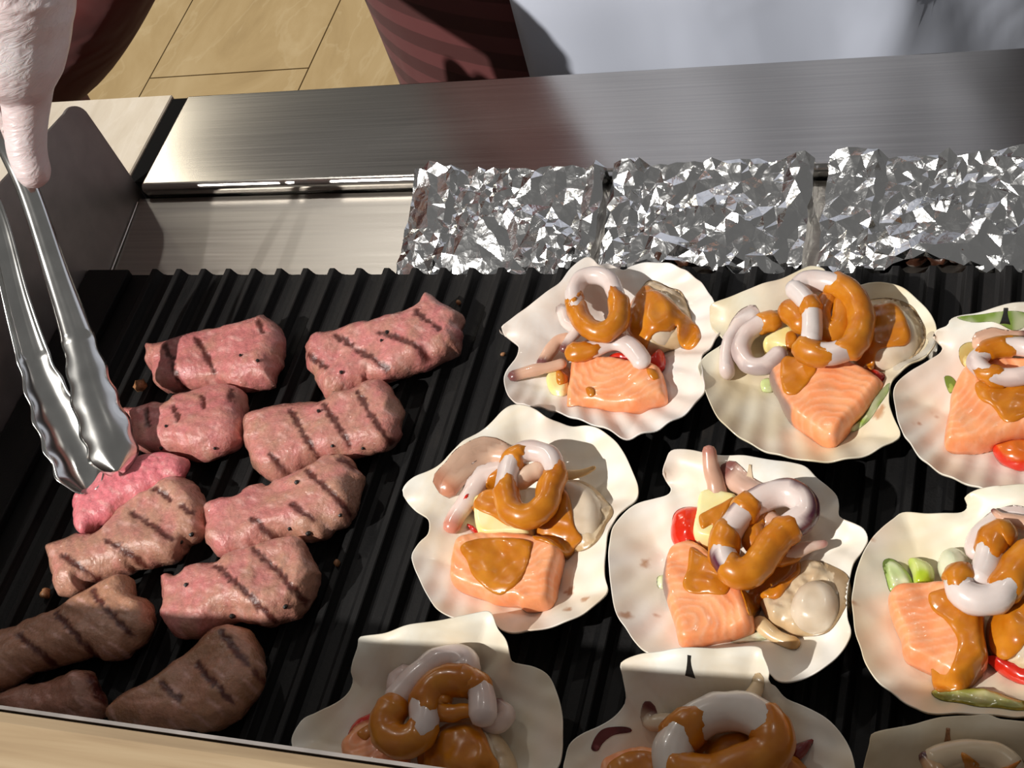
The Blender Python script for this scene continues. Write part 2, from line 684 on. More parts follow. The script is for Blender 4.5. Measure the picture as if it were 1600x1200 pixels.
# trough between grill and counter
V, Fc = extrude_x([(0.0, -0.030), (0.0, -0.0235), (0.0765, -0.0125), (0.0795, -0.0125), (0.0795, -0.030)][::-1], GX0 + 0.0005, 0.95)
trough = mesh('steel_trough', V, Fc, M['trough'], smooth=False)
set_props(trough, 'shallow sloping steel trough between grill plate and counter', 'trough')

# left guard plate: silhouette in Y/Z
gp = [(-0.40, -0.030), (0.0855, -0.030), (0.0862, 0.050)]
cx, cz, r0 = 0.0700, 0.0655, 0.0165
for k in range(0, 9):
    a = math.radians(12 + k / 8 * 84)
    gp.append((cx + r0 * math.cos(a), cz + r0 * math.sin(a) * 1.15))
gp += [(-0.015, 0.1005), (-0.40, 0.150)]
n = len(gp)
V = [(GX0 - 0.0022, p[0], p[1]) for p in gp] + [(GX0, p[0], p[1]) for p in gp]
Fc = [tuple(range(n - 1, -1, -1)), tuple(range(n, 2 * n))] + [(i, (i + 1) % n, n + (i + 1) % n, n + i) for i in range(n)]
guard = mesh('side_guard', V, Fc, M['guard'], smooth=False)
set_props(guard, 'dark steel splash guard plate standing at the left end of the grill', 'splash guard')
# bright weld seam where the guard meets the trough
sp = [(GX0 + 0.0011, 0.004, -0.0215), (GX0 + 0.0011, 0.0755, -0.0118)]
V, Fc = [], []
for k, p in enumerate(sp):
    for a in range(6):
        V.append((p[0] + 0.0007 * math.cos(a * 1.047), p[1], p[2] + 0.0007 * math.sin(a * 1.047)))
Fc = [(i, (i + 1) % 6, 6 + (i + 1) % 6, 6 + i) for i in range(6)]
mesh('weld_seam', V, Fc, M['tongs'], parent=guard)

# ridged plate
DEP = -0.0065
V, Fc = box_vf(GX0 + 0.0005, GX1, GY0, GY1, -0.030, DEP)
plate = mesh('grill_plate', V, Fc, M['iron'], loc=(0.35, -0.16, -0.03), smooth=False)
set_props(plate, 'black ridged cast iron grill plate holding all the food', 'grill')
V, Fc = box_vf(GX0 + 0.0005, -0.0215, GY0, GY1, DEP, 0.0)
o = mesh('flat_margin', V, Fc, M['iron'], parent=plate, smooth=False)
bevel(o, 0.0012, 2)
rp = [(-0.0070, DEP), (-0.0046, DEP + 0.0009), (-0.0030, -0.0026), (-0.0022, -0.0005), (-0.0016, 0.0), (0.0016, 0.0), (0.0022, -0.0005), (0.0030, -0.0026), (0.0046, DEP + 0.0009), (0.0070, DEP)]
n = len(rp)
Vr = [(p[0], GY0, p[1]) for p in rp] + [(p[0], GY1, p[1]) for p in rp]
Fr = [(i, n + i, n + i + 1, i + 1) for i in range(n - 1)] + [tuple(range(n)), tuple(range(2 * n - 1, n - 1, -1))]
ridge_me = None
for k in range(0, 38):
    x = k * PITCH
    if ridge_me is None:
        o = mesh('ridge', np.array(Vr), Fr, M['iron'], parent=plate, loc=(0, 0, 0), smooth=False)
        ridge_me = o.data
    else:
        o = bpy.data.objects.new('ridge', ridge_me)
        COL.objects.link(o)
        o.parent = plate
    o.location = Vector((x, 0, 0)) - plate.location
V, Fc = [], []

# wooden front board, its top edge nearer the viewer than the grill; thin dark edge band
ly, lz = -0.3935, 0.208
lprof = [(-0.50, lz), (ly - 0.006, lz), (ly - 0.0018, lz - 0.0015), (ly, lz - 0.006), (ly, -0.03), (-0.50, -0.03)]
V, Fc = extrude_x(lprof, -0.75, 1.05)
ledge = mesh('wooden_ledge', V, Fc, M['wood'], smooth=False)
set_props(ledge, 'pale wooden ledge along the front of the grill', 'ledge')
V, Fc = box_vf(-0.75, 1.05, ly + 0.0002, ly + 0.0016, -0.02, lz - 0.004)
mesh('edge_band', V, Fc, M['guard'], parent=ledge, smooth=False)
V, Fc = box_vf(GX0 + 0.0005, 0.95, ly + 0.002, GY0 - 0.0005, -0.0300, -0.012)
o = mesh('drip_tray', V, Fc, M['trough'], smooth=False)
set_props(o, 'narrow steel drip tray between grill and wooden ledge', 'tray')

# ------------------------------------------------------------------ food: shared shapes
def up_px(pts, z):
    """photograph outline -> XY on the plane at height z (a third value overrides z)"""
    return np.array([U(p[0], p[1], p[2] if len(p) > 2 else z) for p in pts])


def pillow_vf(outline, zb, h, r, res, rb=None, mid=0.42, corner=False):
    """a rounded lump: closed outline (XY), base height, thickness and edge radius"""
    P = outline[:, :2]
    P = resample(P if corner else catmull(P, True, res), res)
    V2, T, D, bnd = fill(P, res)
    rb = rb or r * 0.6
    zm = zb + h * mid
    top = zm + h * (1 - mid) * np.sqrt(np.clip(1 - (1 - np.minimum(D / r, 1)) ** 2, 0, 1))
    bot = zm - h * mid * np.sqrt(np.clip(1 - (1 - np.minimum(D / rb, 1)) ** 2, 0, 1))
    n = len(V2)
    idx = np.arange(n)
    low = np.where(bnd, idx, -1)
    inner = np.where(~bnd)[0]
    low[inner] = n + np.arange(len(inner))
    V = np.vstack([np.c_[V2, top], np.c_[V2[inner], bot[inner]]])
    Fc = list(T) + [(low[t[0]], low[t[2]], low[t[1]]) for t in T]
    Dall = np.concatenate([D, D[inner]])
    istop = np.concatenate([np.ones(n, bool), np.zeros(len(inner), bool)])
    return V, Fc, Dall, istop, P


def bvh_of(V, Fc):
    return BVHTree.FromPolygons([Vector(v) for v in V], [tuple(int(i) for i in f) for f in Fc])


def surf_z(bvhs, x, y, default=None):
    best = None
    for b in bvhs:
        h = b.ray_cast(Vector((x, y, 0.3)), Vector((0, 0, -1)))
        if h[0] is not None and (best is None or h[0].z > best):
            best = h[0].z
    return default if best is None else best


def conform(V, bvhs, gap=0.0003):
    for v in V:
        z = surf_z(bvhs, v[0], v[1])
        if z is not None and v[2] < z + gap:
            v[2] = z + gap
    return V


def pix_hit(px, py, bvhs, z):
    d = Vector(ray(px, py)).normalized()
    best = None
    for b in bvhs:
        h = b.ray_cast(Vector(CC), d)
        if h[0] is not None and (best is None or h[3] < best[1]):
            best = (h[0], h[3])
    return np.array(best[0]) if best else U(px, py, z)


def drape_vf(pts, bvhs, thick, res=0.0011, zfall=0.01, seed=1):
    """a thick sheet of sauce lying on whatever is below it"""
    P = np.array([pix_hit(p[0], p[1], bvhs, zfall)[:2] for p in pts])
    P = resample(catmull(P, True, res), res)
    V2, T, D, bnd = fill(P, res)
    zs = np.array([surf_z(bvhs, p[0], p[1], -1) for p in V2])
    bad = zs < -0.5
    if bad.any():
        zs[bad] = np.median(zs[~bad]) if (~bad).any() else zfall
    # relax so that the sheet bridges small gaps
    nb = [set() for _ in V2]
    for t in T:
        for a in range(3):
            nb[t[a]].update((t[a - 1], t[a - 2]))
    nb = [list(s) for s in nb]
    zz = zs.copy()
    for it in range(10):
        av = np.array([zz[s].mean() if s else zz[i] for i, s in enumerate(nb)])
        zz = np.maximum(zs, 0.35 * zz + 0.65 * av)
    zz[bnd] = zs[bnd]
    prof = np.sqrt(np.clip(1 - (1 - np.minimum(D / 0.0035, 1)) ** 2, 0, 1))
    wob = 1 + 0.25 * nz(V2, 90, seed)
    top = zz + thick * prof * wob - 0.0004 * bnd
    n = len(V2)
    inner = np.where(~bnd)[0]
    low = np.arange(n)
    low[inner] = n + np.arange(len(inner))
    V = np.vstack([np.c_[V2, top], np.c_[V2[inner], zz[inner] - 0.0006]])
    Fc = list(T) + [(low[t[0]], low[t[2]], low[t[1]]) for t in T]
    return V, Fc


def tube_vf(path, radii, closed=False, flat=1.0, seg=14, step=0.0016, twist=None):
    """tapering round bar along a path; returns verts, faces, angle and path fraction of each vert"""
    path = np.asarray(path, float)
    R = np.asarray(radii, float) if np.ndim(radii) else np.full(len(path), float(radii))
    Q = catmull(np.c_[path, R], closed, step)
    P, R = Q[:, :3], np.abs(Q[:, 3])
    n = len(P)
    if closed:
        T = np.roll(P, -1, 0) - np.roll(P, 1, 0)
    else:
        T = np.gradient(P, axis=0)
    T /= np.linalg.norm(T, axis=1)[:, None] + 1e-12
    up = np.tile(np.array([0, 0, 1.0]), (n, 1))
    S = np.cross(T, up)
    ln = np.linalg.norm(S, axis=1)[:, None]
    S = np.where(ln < 0.15, np.array([1.0, 0, 0]), S / (ln + 1e-9))
    W = np.cross(S, T)
    V, A, Tt = [], [], []
    for i in range(n):
        for k in range(seg):
            a = 2 * math.pi * k / seg
            V.append(P[i] + S[i] * R[i] * math.cos(a) + W[i] * R[i] * flat * math.sin(a))
            A.append(a)
            Tt.append(i / max(n - 1, 1))
    Fc = []
    for i in range(n if closed else n - 1):
        j = (i + 1) % n
        for k in range(seg):
            Fc.append((i * seg + k, i * seg + (k + 1) % seg, j * seg + (k + 1) % seg, j * seg + k))
    if not closed:
        for e, i, sgn in ((0, 0, -1), (1, n - 1, 1)):
            b = len(V)
            for s in (0.72, 0.3):
                for k in range(seg):
                    a = 2 * math.pi * k / seg
                    off = T[i] * sgn * R[i] * math.sqrt(1 - s * s) * 0.8
                    V.append(P[i] + off + S[i] * R[i] * s * math.cos(a) + W[i] * R[i] * flat * s * math.sin(a))
                    A.append(a)
                    Tt.append(float(e))
            V.append(P[i] + T[i] * sgn * R[i] * 0.85)
            A.append(0)
            Tt.append(float(e))
            base = i * seg
            for k in range(seg):
                q = [(base + k, base + (k + 1) % seg, b + (k + 1) % seg, b + k),
                     (b + k, b + (k + 1) % seg, b + seg + (k + 1) % seg, b + seg + k),
                     (b + seg + k, b + seg + (k + 1) % seg, b + 2 * seg)]
                Fc += [f[::-1] if e == 0 else f for f in q]
    return np.array(V), [f[::-1] for f in Fc], np.array(A), np.array(Tt)


# ------------------------------------------------------------------ steaks
PINK, RAW, TAN, BROWN, CHAR = lin(204, 122, 120), lin(218, 112, 124), lin(186, 136, 114), lin(120, 82, 62), lin(78, 24, 16)


def steak(label, pts, marks, done, h=0.021, pepper=(), grad=None, seed=1, base=None, raw=False, mark_w=0.0017, lift=0.0):
    O = up_px(pts, lift + h * 0.42)
    V, Fc, D, top, P = pillow_vf(O, lift + 0.0002, h, 0.011, 0.0014, rb=0.006)
    ctr = V[:, :2].mean(0)
    n1 = nz(V[:, :2], 22, seed, 1)
    n2 = nz(V, 130, seed + 5, 2)
    w = sstep(0, 0.01, D)
    V[:, 2] += np.where(top, (n1 * 0.0014 + n2 * 0.00035) * w, 0)
    V[:, :2] += (np.c_[nz(V, 60, seed + 9, 2), nz(V, 60, seed + 11, 2)]) * 0.0009 * (1 - w)[:, None]
    dn = done + 0.22 * nz(V[:, :2], 45, seed + 2, 2) + 0.12 * n2
    if grad is not None:
        g = (V[:, 0] - ctr[0]) / (np.ptp(V[:, 0]) / 2)
        dn = dn + grad * g
    side = 1 - sstep(0.002, 0.009, D)
    dn = np.clip(dn + 0.18 * side, 0, 1)[:, None]
    pk, bn = (RAW, TAN) if raw else (PINK, TAN)
    if base is not None:
        pk, bn = base
    C = pk * (1 - dn) + bn * dn
    # fat streaks
    f = np.clip(nz(np.c_[V[:, 0] * 1.0 + V[:, 1] * 2.2, V[:, 1] - V[:, 0] * 0.4], 70, seed + 21, 2) - 0.75, 0, 1)[:, None]
    C = C * (1 - 0.5 * f) + lin(238, 190, 180) * 0.5 * f
    # low rim mixed towards dark brown
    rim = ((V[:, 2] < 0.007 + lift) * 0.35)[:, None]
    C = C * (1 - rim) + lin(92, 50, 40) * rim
    wet = np.ones((len(V), 1))
    for mk in marks:
        L = np.array([U(p[0], p[1], lift + h * 0.9)[:2] for p in mk])
        d = line_dist(V[:, :2], L) + 0.0007 * nz(V, 220, seed + 31, 2)
        a = (1 - sstep(mark_w * 0.55, mark_w * 1.5, d))[:, None] * np.where(top, 1, 0.0)[:, None]
        C = C * (1 - a * 0.95) + CHAR * a * 0.95
        wet = wet * (1 - 0.7 * a)
        V[:, 2] -= (1 - sstep(0, mark_w * 1.6, d)) * top * 0.0009
    o = mesh('steak', V, Fc, M['steak'], colors=np.c_[C, wet])
    set_props(o, label, 'meat', 'steak pieces on the grill')
    b = [bvh_of(V, Fc)]
    for k, (px, py) in enumerate(pepper):
        c = pix_hit(px, py, b, h)
        r = 0.0011 + 0.0006 * random.random()
        bm = bmesh.new()
        bmesh.ops.create_icosphere(bm, subdivisions=1, radius=r)
        pv = np.array([v.co[:] for v in bm.verts]) * (1 + 0.25 * np.random.RandomState(k + seed).uniform(-1, 1, (len(bm.verts), 3))) + c + [0, 0, r * 0.4]
        pf = [[v.index for v in f.verts] for f in bm.faces]
        bm.free()
        mesh('peppercorn', pv, pf, M['pepper'], parent=o, smooth=False)
    return o


kA, kB = crop(0, 440, .25), crop(370, 440, .25)
kC, kD, kE = crop(0, 700, .2), crop(240, 700, .25826), crop(0, 880, .26875)

steak('pink steak piece at the upper left, above the one beside the tongs',
      [(231, 552), (238, 545), (262, 542), (300, 530), (340, 520), (385, 510), (410, 503), (418, 499), (432, 508), (443, 522), (445, 545), (437, 570), (430, 590), (426, 599), (400, 604), (370, 608), (350, 603), (320, 604), (290, 608), (262, 611), (248, 606), (240, 590), (232, 570)],
      [[(260, 545), (268, 560), (278, 594)], [(310, 532), (319, 547), (332, 578)], [(406, 504), (412, 522)]], 0.12, pepper=[(403, 564), (376, 556)], seed=11)
steak('longest pink steak piece, topmost of the right column with a torn end',
      kB([(445, 440), (480, 380), (540, 345), (620, 340), (720, 300), (820, 275), (880, 270), (960, 240), (1060, 215), (1130, 180), (1180, 120), (1210, 105), (1260, 125), (1330, 175), (1400, 205), (1420, 240), (1400, 290), (1410, 340), (1390, 420), (1350, 450), (1290, 480), (1200, 520), (1100, 560), (1000, 600), (900, 615), (830, 630), (740, 670), (650, 710), (570, 728), (540, 700), (500, 620), (460, 560), (445, 500)]),
      [kB([(630, 350), (760, 430), (930, 530)]), kB([(900, 330), (1000, 360), (1170, 435)]), kB([(1120, 195), (1200, 250), (1270, 300)]), kB([(450, 460), (560, 540)])], 0.3, pepper=kB([(940, 320), (905, 370), (655, 570), (610, 700)]), seed=12)
steak('pink steak piece touching the tip of the tongs on its right',
      kA([(790, 830), (860, 815), (940, 800), (1010, 780), (1080, 780), (1110, 745), (1200, 715), (1290, 690), (1420, 665), (1500, 680), (1535, 740), (1530, 900), (1500, 1000), (1420, 1060), (1330, 1100), (1250, 1110), (1150, 1090), (1040, 1075), (900, 1060), (840, 1030), (800, 960), (780, 880)]),
      [kA([(1095, 790), (1130, 880)]), kA([(1265, 725), (1290, 800)]), kA([(1440, 670), (1440, 740)]), kA([(930, 820), (930, 900)])], 0.2, pepper=kA([(1040, 905), (1010, 1045), (1345, 1045)]), seed=13)
steak('greyish steak piece with four dark grill marks, second in the right column',
      [(385, 662), (400, 650), (430, 643), (452, 637), (477, 635), (505, 635), (530, 622), (560, 615), (575, 605), (595, 600), (608, 602), (620, 620), (627, 640), (627, 665), (622, 682), (610, 695), (585, 705), (545, 711), (520, 718), (498, 722), (465, 736), (447, 744), (426, 750), (405, 741), (393, 725), (386, 703), (383, 685)],
      [kB([(345, 805), (400, 920), (490, 1075)]), kB([(555, 785), (620, 880), (690, 990)]), kB([(770, 705), (830, 820), (950, 980)]), kB([(220, 1090), (310, 1190)])], 0.55, pepper=kB([(513, 812), (790, 1045), (600, 1030)]), seed=14)
steak('raw bright pink steak strip gripped by the tongs',
      kC([(590, 400), (640, 340), (720, 330), (780, 230), (850, 180), (960, 160), (1060, 110), (1160, 75), (1280, 60), (1400, 60), (1465, 100), (1455, 180), (1420, 240), (1330, 290), (1230, 340), (1120, 400), (1000, 450), (880, 530), (760, 600), (690, 670), (640, 680), (600, 620), (580, 500)]),
      [], 0.0, h=0.015, raw=True, seed=15, base=(lin(228, 122, 132), lin(222, 140, 140)), lift=0.006)
steak('tan seared steak piece just below the raw strip',
      kC([(370, 830), (430, 780), (540, 740), (660, 700), (780, 690), (880, 590), (960, 510), (1030, 460), (1120, 390), (1230, 340), (1330, 270), (1440, 250), (1520, 290), (1590, 380), (1615, 480), (1610, 600), (1560, 700), (1480, 740), (1440, 800), (1330, 890), (1200, 910), (1060, 930), (980, 980), (850, 1010), (690, 1060), (650, 1130), (560, 1145), (470, 1120), (420, 1040), (405, 930)]),
      [kC([(850, 740), (960, 800), (1090, 870)]), kC([(1030, 515), (1180, 600), (1340, 710)]), kC([(1230, 330), (1330, 400)]), kC([(1430, 460), (1490, 500)]), kC([(500, 850), (620, 930), (760, 1000)])], 0.85, pepper=kC([(1420, 740), (1500, 680)]), seed=16)
steak('half pink half tan steak piece, third in the right column',
      kD([(335, 380), (400, 340), (470, 315), (530, 315), (560, 280), (620, 240), (690, 235), (720, 260), (760, 215), (860, 180), (940, 150), (1050, 80), (1130, 60), (1200, 70), (1245, 130), (1270, 180), (1245, 230), (1245, 300), (1210, 390), (1150, 460), (1080, 480), (1040, 530), (940, 555), (870, 540), (760, 560), (640, 595), (560, 630), (450, 665), (370, 640), (335, 590), (340, 500), (325, 470)]),
      [kD([(935, 150), (1060, 260), (1170, 365)]), kD([(850, 355), (960, 430)]), kD([(600, 430), (720, 520)]), kD([(1130, 65), (1195, 100)])], 0.5, grad=0.42, pepper=kD([(1130, 410), (825, 490), (870, 210), (940, 520)]), seed=17)
steak('plump steak piece with two long grill marks, fourth in the right column',
      kD([(65, 820), (110, 790), (180, 795), (220, 745), (330, 715), (410, 715), (450, 670), (560, 640), (650, 620), (760, 580), (850, 560), (910, 565), (940, 620), (980, 680), (1000, 760), (980, 850), (930, 930), (860, 1000), (780, 1040), (690, 1070), (600, 1065), (520, 1040), (450, 1050), (380, 1090), (300, 1130), (190, 1145), (110, 1110), (70, 1040), (85, 960), (70, 890)]),
      [kD([(380, 720), (480, 800), (590, 900), (690, 1000)]), kD([(615, 620), (740, 730), (880, 885)])], 0.5, grad=0.4, pepper=kD([(800, 962), (200, 830), (480, 1020)]), seed=18, h=0.023)
steak('steak piece at the left edge, painted brown for the shade near the ledge',
      kE([(-80, 540), (0, 425), (100, 390), (230, 330), (370, 270), (450, 220), (540, 170), (640, 115), (720, 75), (760, 80), (790, 130), (800, 190), (870, 220), (895, 320), (870, 410), (800, 470), (720, 540), (620, 560), (530, 545), (400, 570), (280, 600), (150, 650), (60, 710), (0, 740), (-80, 700)]),
      [kE([(540, 165), (620, 270), (740, 390)]), kE([(330, 290), (430, 400), (520, 510)]), kE([(110, 420), (200, 500), (290, 570)])], 0.75, grad=-0.1, seed=19, base=(lin(190, 138, 112), lin(170, 122, 94)))  # base made browner to paint in the shade near the ledge
steak('steak piece painted brown for the shade by the ledge, lowest in the right column',
      kE([(620, 890), (700, 820), (800, 750), (920, 680), (1040, 590), (1150, 510), (1200, 460), (1290, 390), (1370, 365), (1450, 395), (1510, 470), (1535, 570), (1530, 690), (1480, 790), (1400, 880), (1300, 940), (1200, 960), (1050, 980), (900, 980), (760, 960), (660, 930)]),
      [kE([(1290, 400), (1380, 520), (1510, 660)]), kE([(1150, 590), (1240, 690), (1330, 790)]), kE([(950, 710), (1050, 800)])], 0.6, seed=20, base=(lin(190, 132, 108), lin(164, 116, 82)))  # browner base stands in for the shade by the ledge
steak('small steak piece painted brown for shade in the bottom left corner against the ledge',
      kE([(-60, 800), (60, 755), (180, 715), (300, 705), (400, 665), (480, 630), (550, 645), (590, 700), (605, 800), (600, 880), (400, 930), (100, 930), (-60, 900)]),
      [kE([(520, 640), (560, 780)])], 0.6, seed=21, base=(lin(172, 114, 94), lin(142, 96, 72)), h=0.019)  # shade put into the base as a browner tone

for k, (px, py, lab) in enumerate([(220, 605, 'small browned crumb left of the upper left steak'), (71, 931, 'small golden crumb at the far left of the grill'), (516, 881, 'tiny pale crumb right of the fourth steak'), (785, 556, 'tiny brown crumb on a ridge left of a scallop shell'), (705, 475, 'tiny crumb above the torn end of the longest steak')]):
    bm = bmesh.new()
    bmesh.ops.create_icosphere(bm, subdivisions=2, radius=(0.0045, 0.003, 0.002, 0.0016, 0.0016)[k])
    V = np.array([v.co[:] for v in bm.verts])
    V *= (1 + 0.25 * nz(V, 260, k + 3))[:, None]
    Fc = [[v.index for v in f.verts] for f in bm.faces]
    bm.free()
    c = U(px, py, 0.0)
    c[0] = round(c[0] / PITCH) * PITCH if k > 0 else c[0]
    V += c - [0, 0, V[:, 2].min()]
    if k == 0:
        V[:, 2] -= 0.004
    set_props(mesh('crumb', V, Fc, M['crumb']), lab, 'crumb', 'crumbs on the grill')

# ------------------------------------------------------------------ scallop shells and what lies on them
SH_WHITE, SH_CREAM, SH_BEIGE = lin(240, 238, 230), lin(236, 226, 206), lin(226, 212, 180)
SURF = {}          # per shell: surfaces that later food rests on


def shell(key, label, pts, umbo, rim=0.019, floor_z=0.0022, white=SH_WHITE, warm=SH_CREAM, ribs=42, rib_amp=0.0006, stains=(), seed=1, pit=None, pit_col=None, warm_amt=0.5, hinge=None):
    """a dished shell: traced rim (third value = rim height), hinge point, ribs fanning out from the hinge"""
    O = up_px(pts, rim)
    C3 = np.c_[O[:, :2], [p[2] if len(p) > 2 else rim for p in pts]]
    res = 0.0017
    Q = resample(catmull(C3, True, res), res)
    V2, T, D, bnd = fill(Q[:, :2], res)
    zr = np.zeros(len(V2))
    for i in range(0, len(V2), 1500):
        dd = ((V2[i:i + 1500][:, None] - Q[None, :, :2]) ** 2).sum(2) + 1e-7
        w = 1 / dd ** 1.5
        zr[i:i + 1500] = (w * Q[:, 2]).sum(1) / w.sum(1)
    Dm = D.max()
    s = np.clip(D / (Dm * 0.95), 0, 1)
    if hinge is not None:
        HL = np.array([U(h_[0], h_[1], rim + 0.008)[:2] for h_ in hinge])
        dL = line_dist(V2, HL)
        s = s * sstep(0.002, 0.026, dL)
    bowl = (1 - s) ** 1.9
    z = floor_z + (zr - floor_z) * bowl
    um = U(umbo[0], umbo[1], rim)[:2]
    rel = V2 - um
    rad = np.hypot(rel[:, 0], rel[:, 1])
    ang = np.arctan2(rel[:, 1], rel[:, 0])
    far = sstep(0.3, 0.85, rad / rad.max())
    z += rib_amp * np.cos(ang * ribs) * far * (0.35 + 0.65 * (1 - s))
    z += 0.0003 * nz(V2, 35, seed, 2)
    # hinge line: low swelling fold between the ears
    z += 0.0022 * np.exp(-(rad / 0.011) ** 2)
    n = len(V2)
    th = 0.0016
    lowz = np.maximum(z - th, 0.0003)
    z = np.maximum(z, lowz + 0.0008)
    inner = np.where(~bnd)[0]
    low = np.arange(n)
    low[inner] = n + np.arange(len(inner))
    low_b = np.where(bnd)[0]
    V = np.vstack([np.c_[V2, z], np.c_[V2[inner], lowz[inner]]])
    bmap = {b: len(V) + i for i, b in enumerate(low_b)}
    V = np.vstack([V, np.c_[V2[low_b], lowz[low_b]]])
    lw = lambda i: bmap[i] if bnd[i] else low[i]
    Fc = list(T) + [(lw(t[0]), lw(t[2]), lw(t[1])) for t in T]
    # rim wall
    cnt = {}
    for t in T:
        for a in range(3):
            e = (t[a], t[(a + 1) % 3])
            cnt[e] = cnt.get(e, 0) + 1
    for (a, b) in list(cnt):
        if (b, a) not in cnt and bnd[a] and bnd[b]:
            Fc.append((a, bmap[a], bmap[b], b))
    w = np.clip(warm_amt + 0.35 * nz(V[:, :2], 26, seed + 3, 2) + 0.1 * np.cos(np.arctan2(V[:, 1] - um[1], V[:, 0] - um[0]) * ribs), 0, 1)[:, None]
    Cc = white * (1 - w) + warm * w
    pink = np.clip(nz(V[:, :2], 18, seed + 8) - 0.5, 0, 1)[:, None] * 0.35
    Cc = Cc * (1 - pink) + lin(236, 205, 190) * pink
    for (px, py, r_) in stains:
        c = U(px, py, rim * 0.7)[:2]
        d = np.hypot(V[:, 0] - c[0], V[:, 1] - c[1]) + 0.0012 * nz(V, 150, seed + 4, 2)
        a = (1 - sstep(r_ * 0.5, r_, d))[:, None] * 0.75
        Cc = Cc * (1 - a) + lin(176, 116, 62) * a
    o = mesh('scallop_shell', V, Fc, M['shell'], colors=Cc)
    set_props(o, label, 'shell', 'scallop shells on the grill')
    SURF[key] = [bvh_of(V, Fc)]
    if pit:
        c = pix_hit(pit[0], pit[1], SURF[key], rim)
        pw = pit[2]
        pv = np.array([(-.5, -.7, 0), (.5, -.7, 0), (.18, .8, 0), (-.18, .8, 0), (-.35, -.55, .3), (.35, -.55, .3), (.1, .6, .3), (-.1, .6, .3)]) * pw
        pv[:, 2] *= 0.5
        pv = np.array([c + p for p in pv])
        for v in pv:
            zz = surf_z(SURF[key], v[0], v[1], c[2])
            v[2] = zz + (v[2] - c[2]) + 0.0002
        mesh('hinge_pit', pv, [(0, 1, 5, 4), (1, 2, 6, 5), (2, 3, 7, 6), (3, 0, 4, 7), (4, 5, 6, 7)], pit_col or M['pepper'], parent=o, smooth=False)
    return o


def add_sauce(key, parent, pts, thick=0.0016, only=None, seed=1):
    V, Fc = drape_vf(pts, SURF[key], thick, seed=seed)
    o = mesh('sauce', V, Fc, M['sauce'], parent=parent)
    SURF[key].append(bvh_of(V, Fc))
    return o


def salmon(key, label, pts, h=0.015, zmid=0.013, base=0.004, grain=(0, 0), sauce=(), skin=None, seed=1, lift_front=0.0):
    O = up_px(pts, zmid)
    V, Fc, D, top, P = pillow_vf(O, base, h, 0.0042, 0.0012, rb=0.002, mid=0.5)
    V[:, 2] += top * 0.0007 * nz(V[:, :2], 35, seed, 2)
    g = U(grain[0], grain[1], base + h)[:2]
    rr = np.hypot(V[:, 0] - g[0], V[:, 1] - g[1])
    ph = rr * 1450 + 1.6 * nz(V[:, :2], 40, seed + 2, 2)
    wv = np.sin(ph)
    V[:, 2] += top * 0.00014 * wv
    streak = (np.clip(wv, 0.35, 1) - 0.35)[:, None] / 0.65
    Cc = lin(255, 160, 104) * np.ones((len(V), 1))
    tone = np.clip(0.5 + 0.5 * nz(V, 60, seed + 3, 2), 0, 1)[:, None]
    Cc = Cc * (1 - 0.45 * tone) + lin(255, 190, 140) * 0.45 * tone
    Cc = Cc * (1 - 0.42 * streak) + lin(255, 204, 172) * 0.42 * streak
    sidew = ((1 - sstep(0.0005, 0.003, D)) * 0.35)[:, None]
    Cc = Cc * (1 - sidew) + lin(240, 132, 78) * sidew
    if skin is not None:
        L = np.array([U(p[0], p[1], zmid)[:2] for p in skin])
        a = (1 - sstep(0.0018, 0.004, line_dist(V[:, :2], L)))[:, None]
        Cc = Cc * (1 - a) + lin(150, 122, 112) * a
    conform(V, SURF[key])
    o = mesh('salmon_piece', V, Fc, M['salmon'], colors=Cc)
    set_props(o, label, 'salmon', 'salmon pieces in the shells')
    SURF[key].append(bvh_of(V, Fc))
    for i, sp in enumerate(sauce):
        add_sauce(key, o, sp, 0.0013, seed=seed + i)
    return o


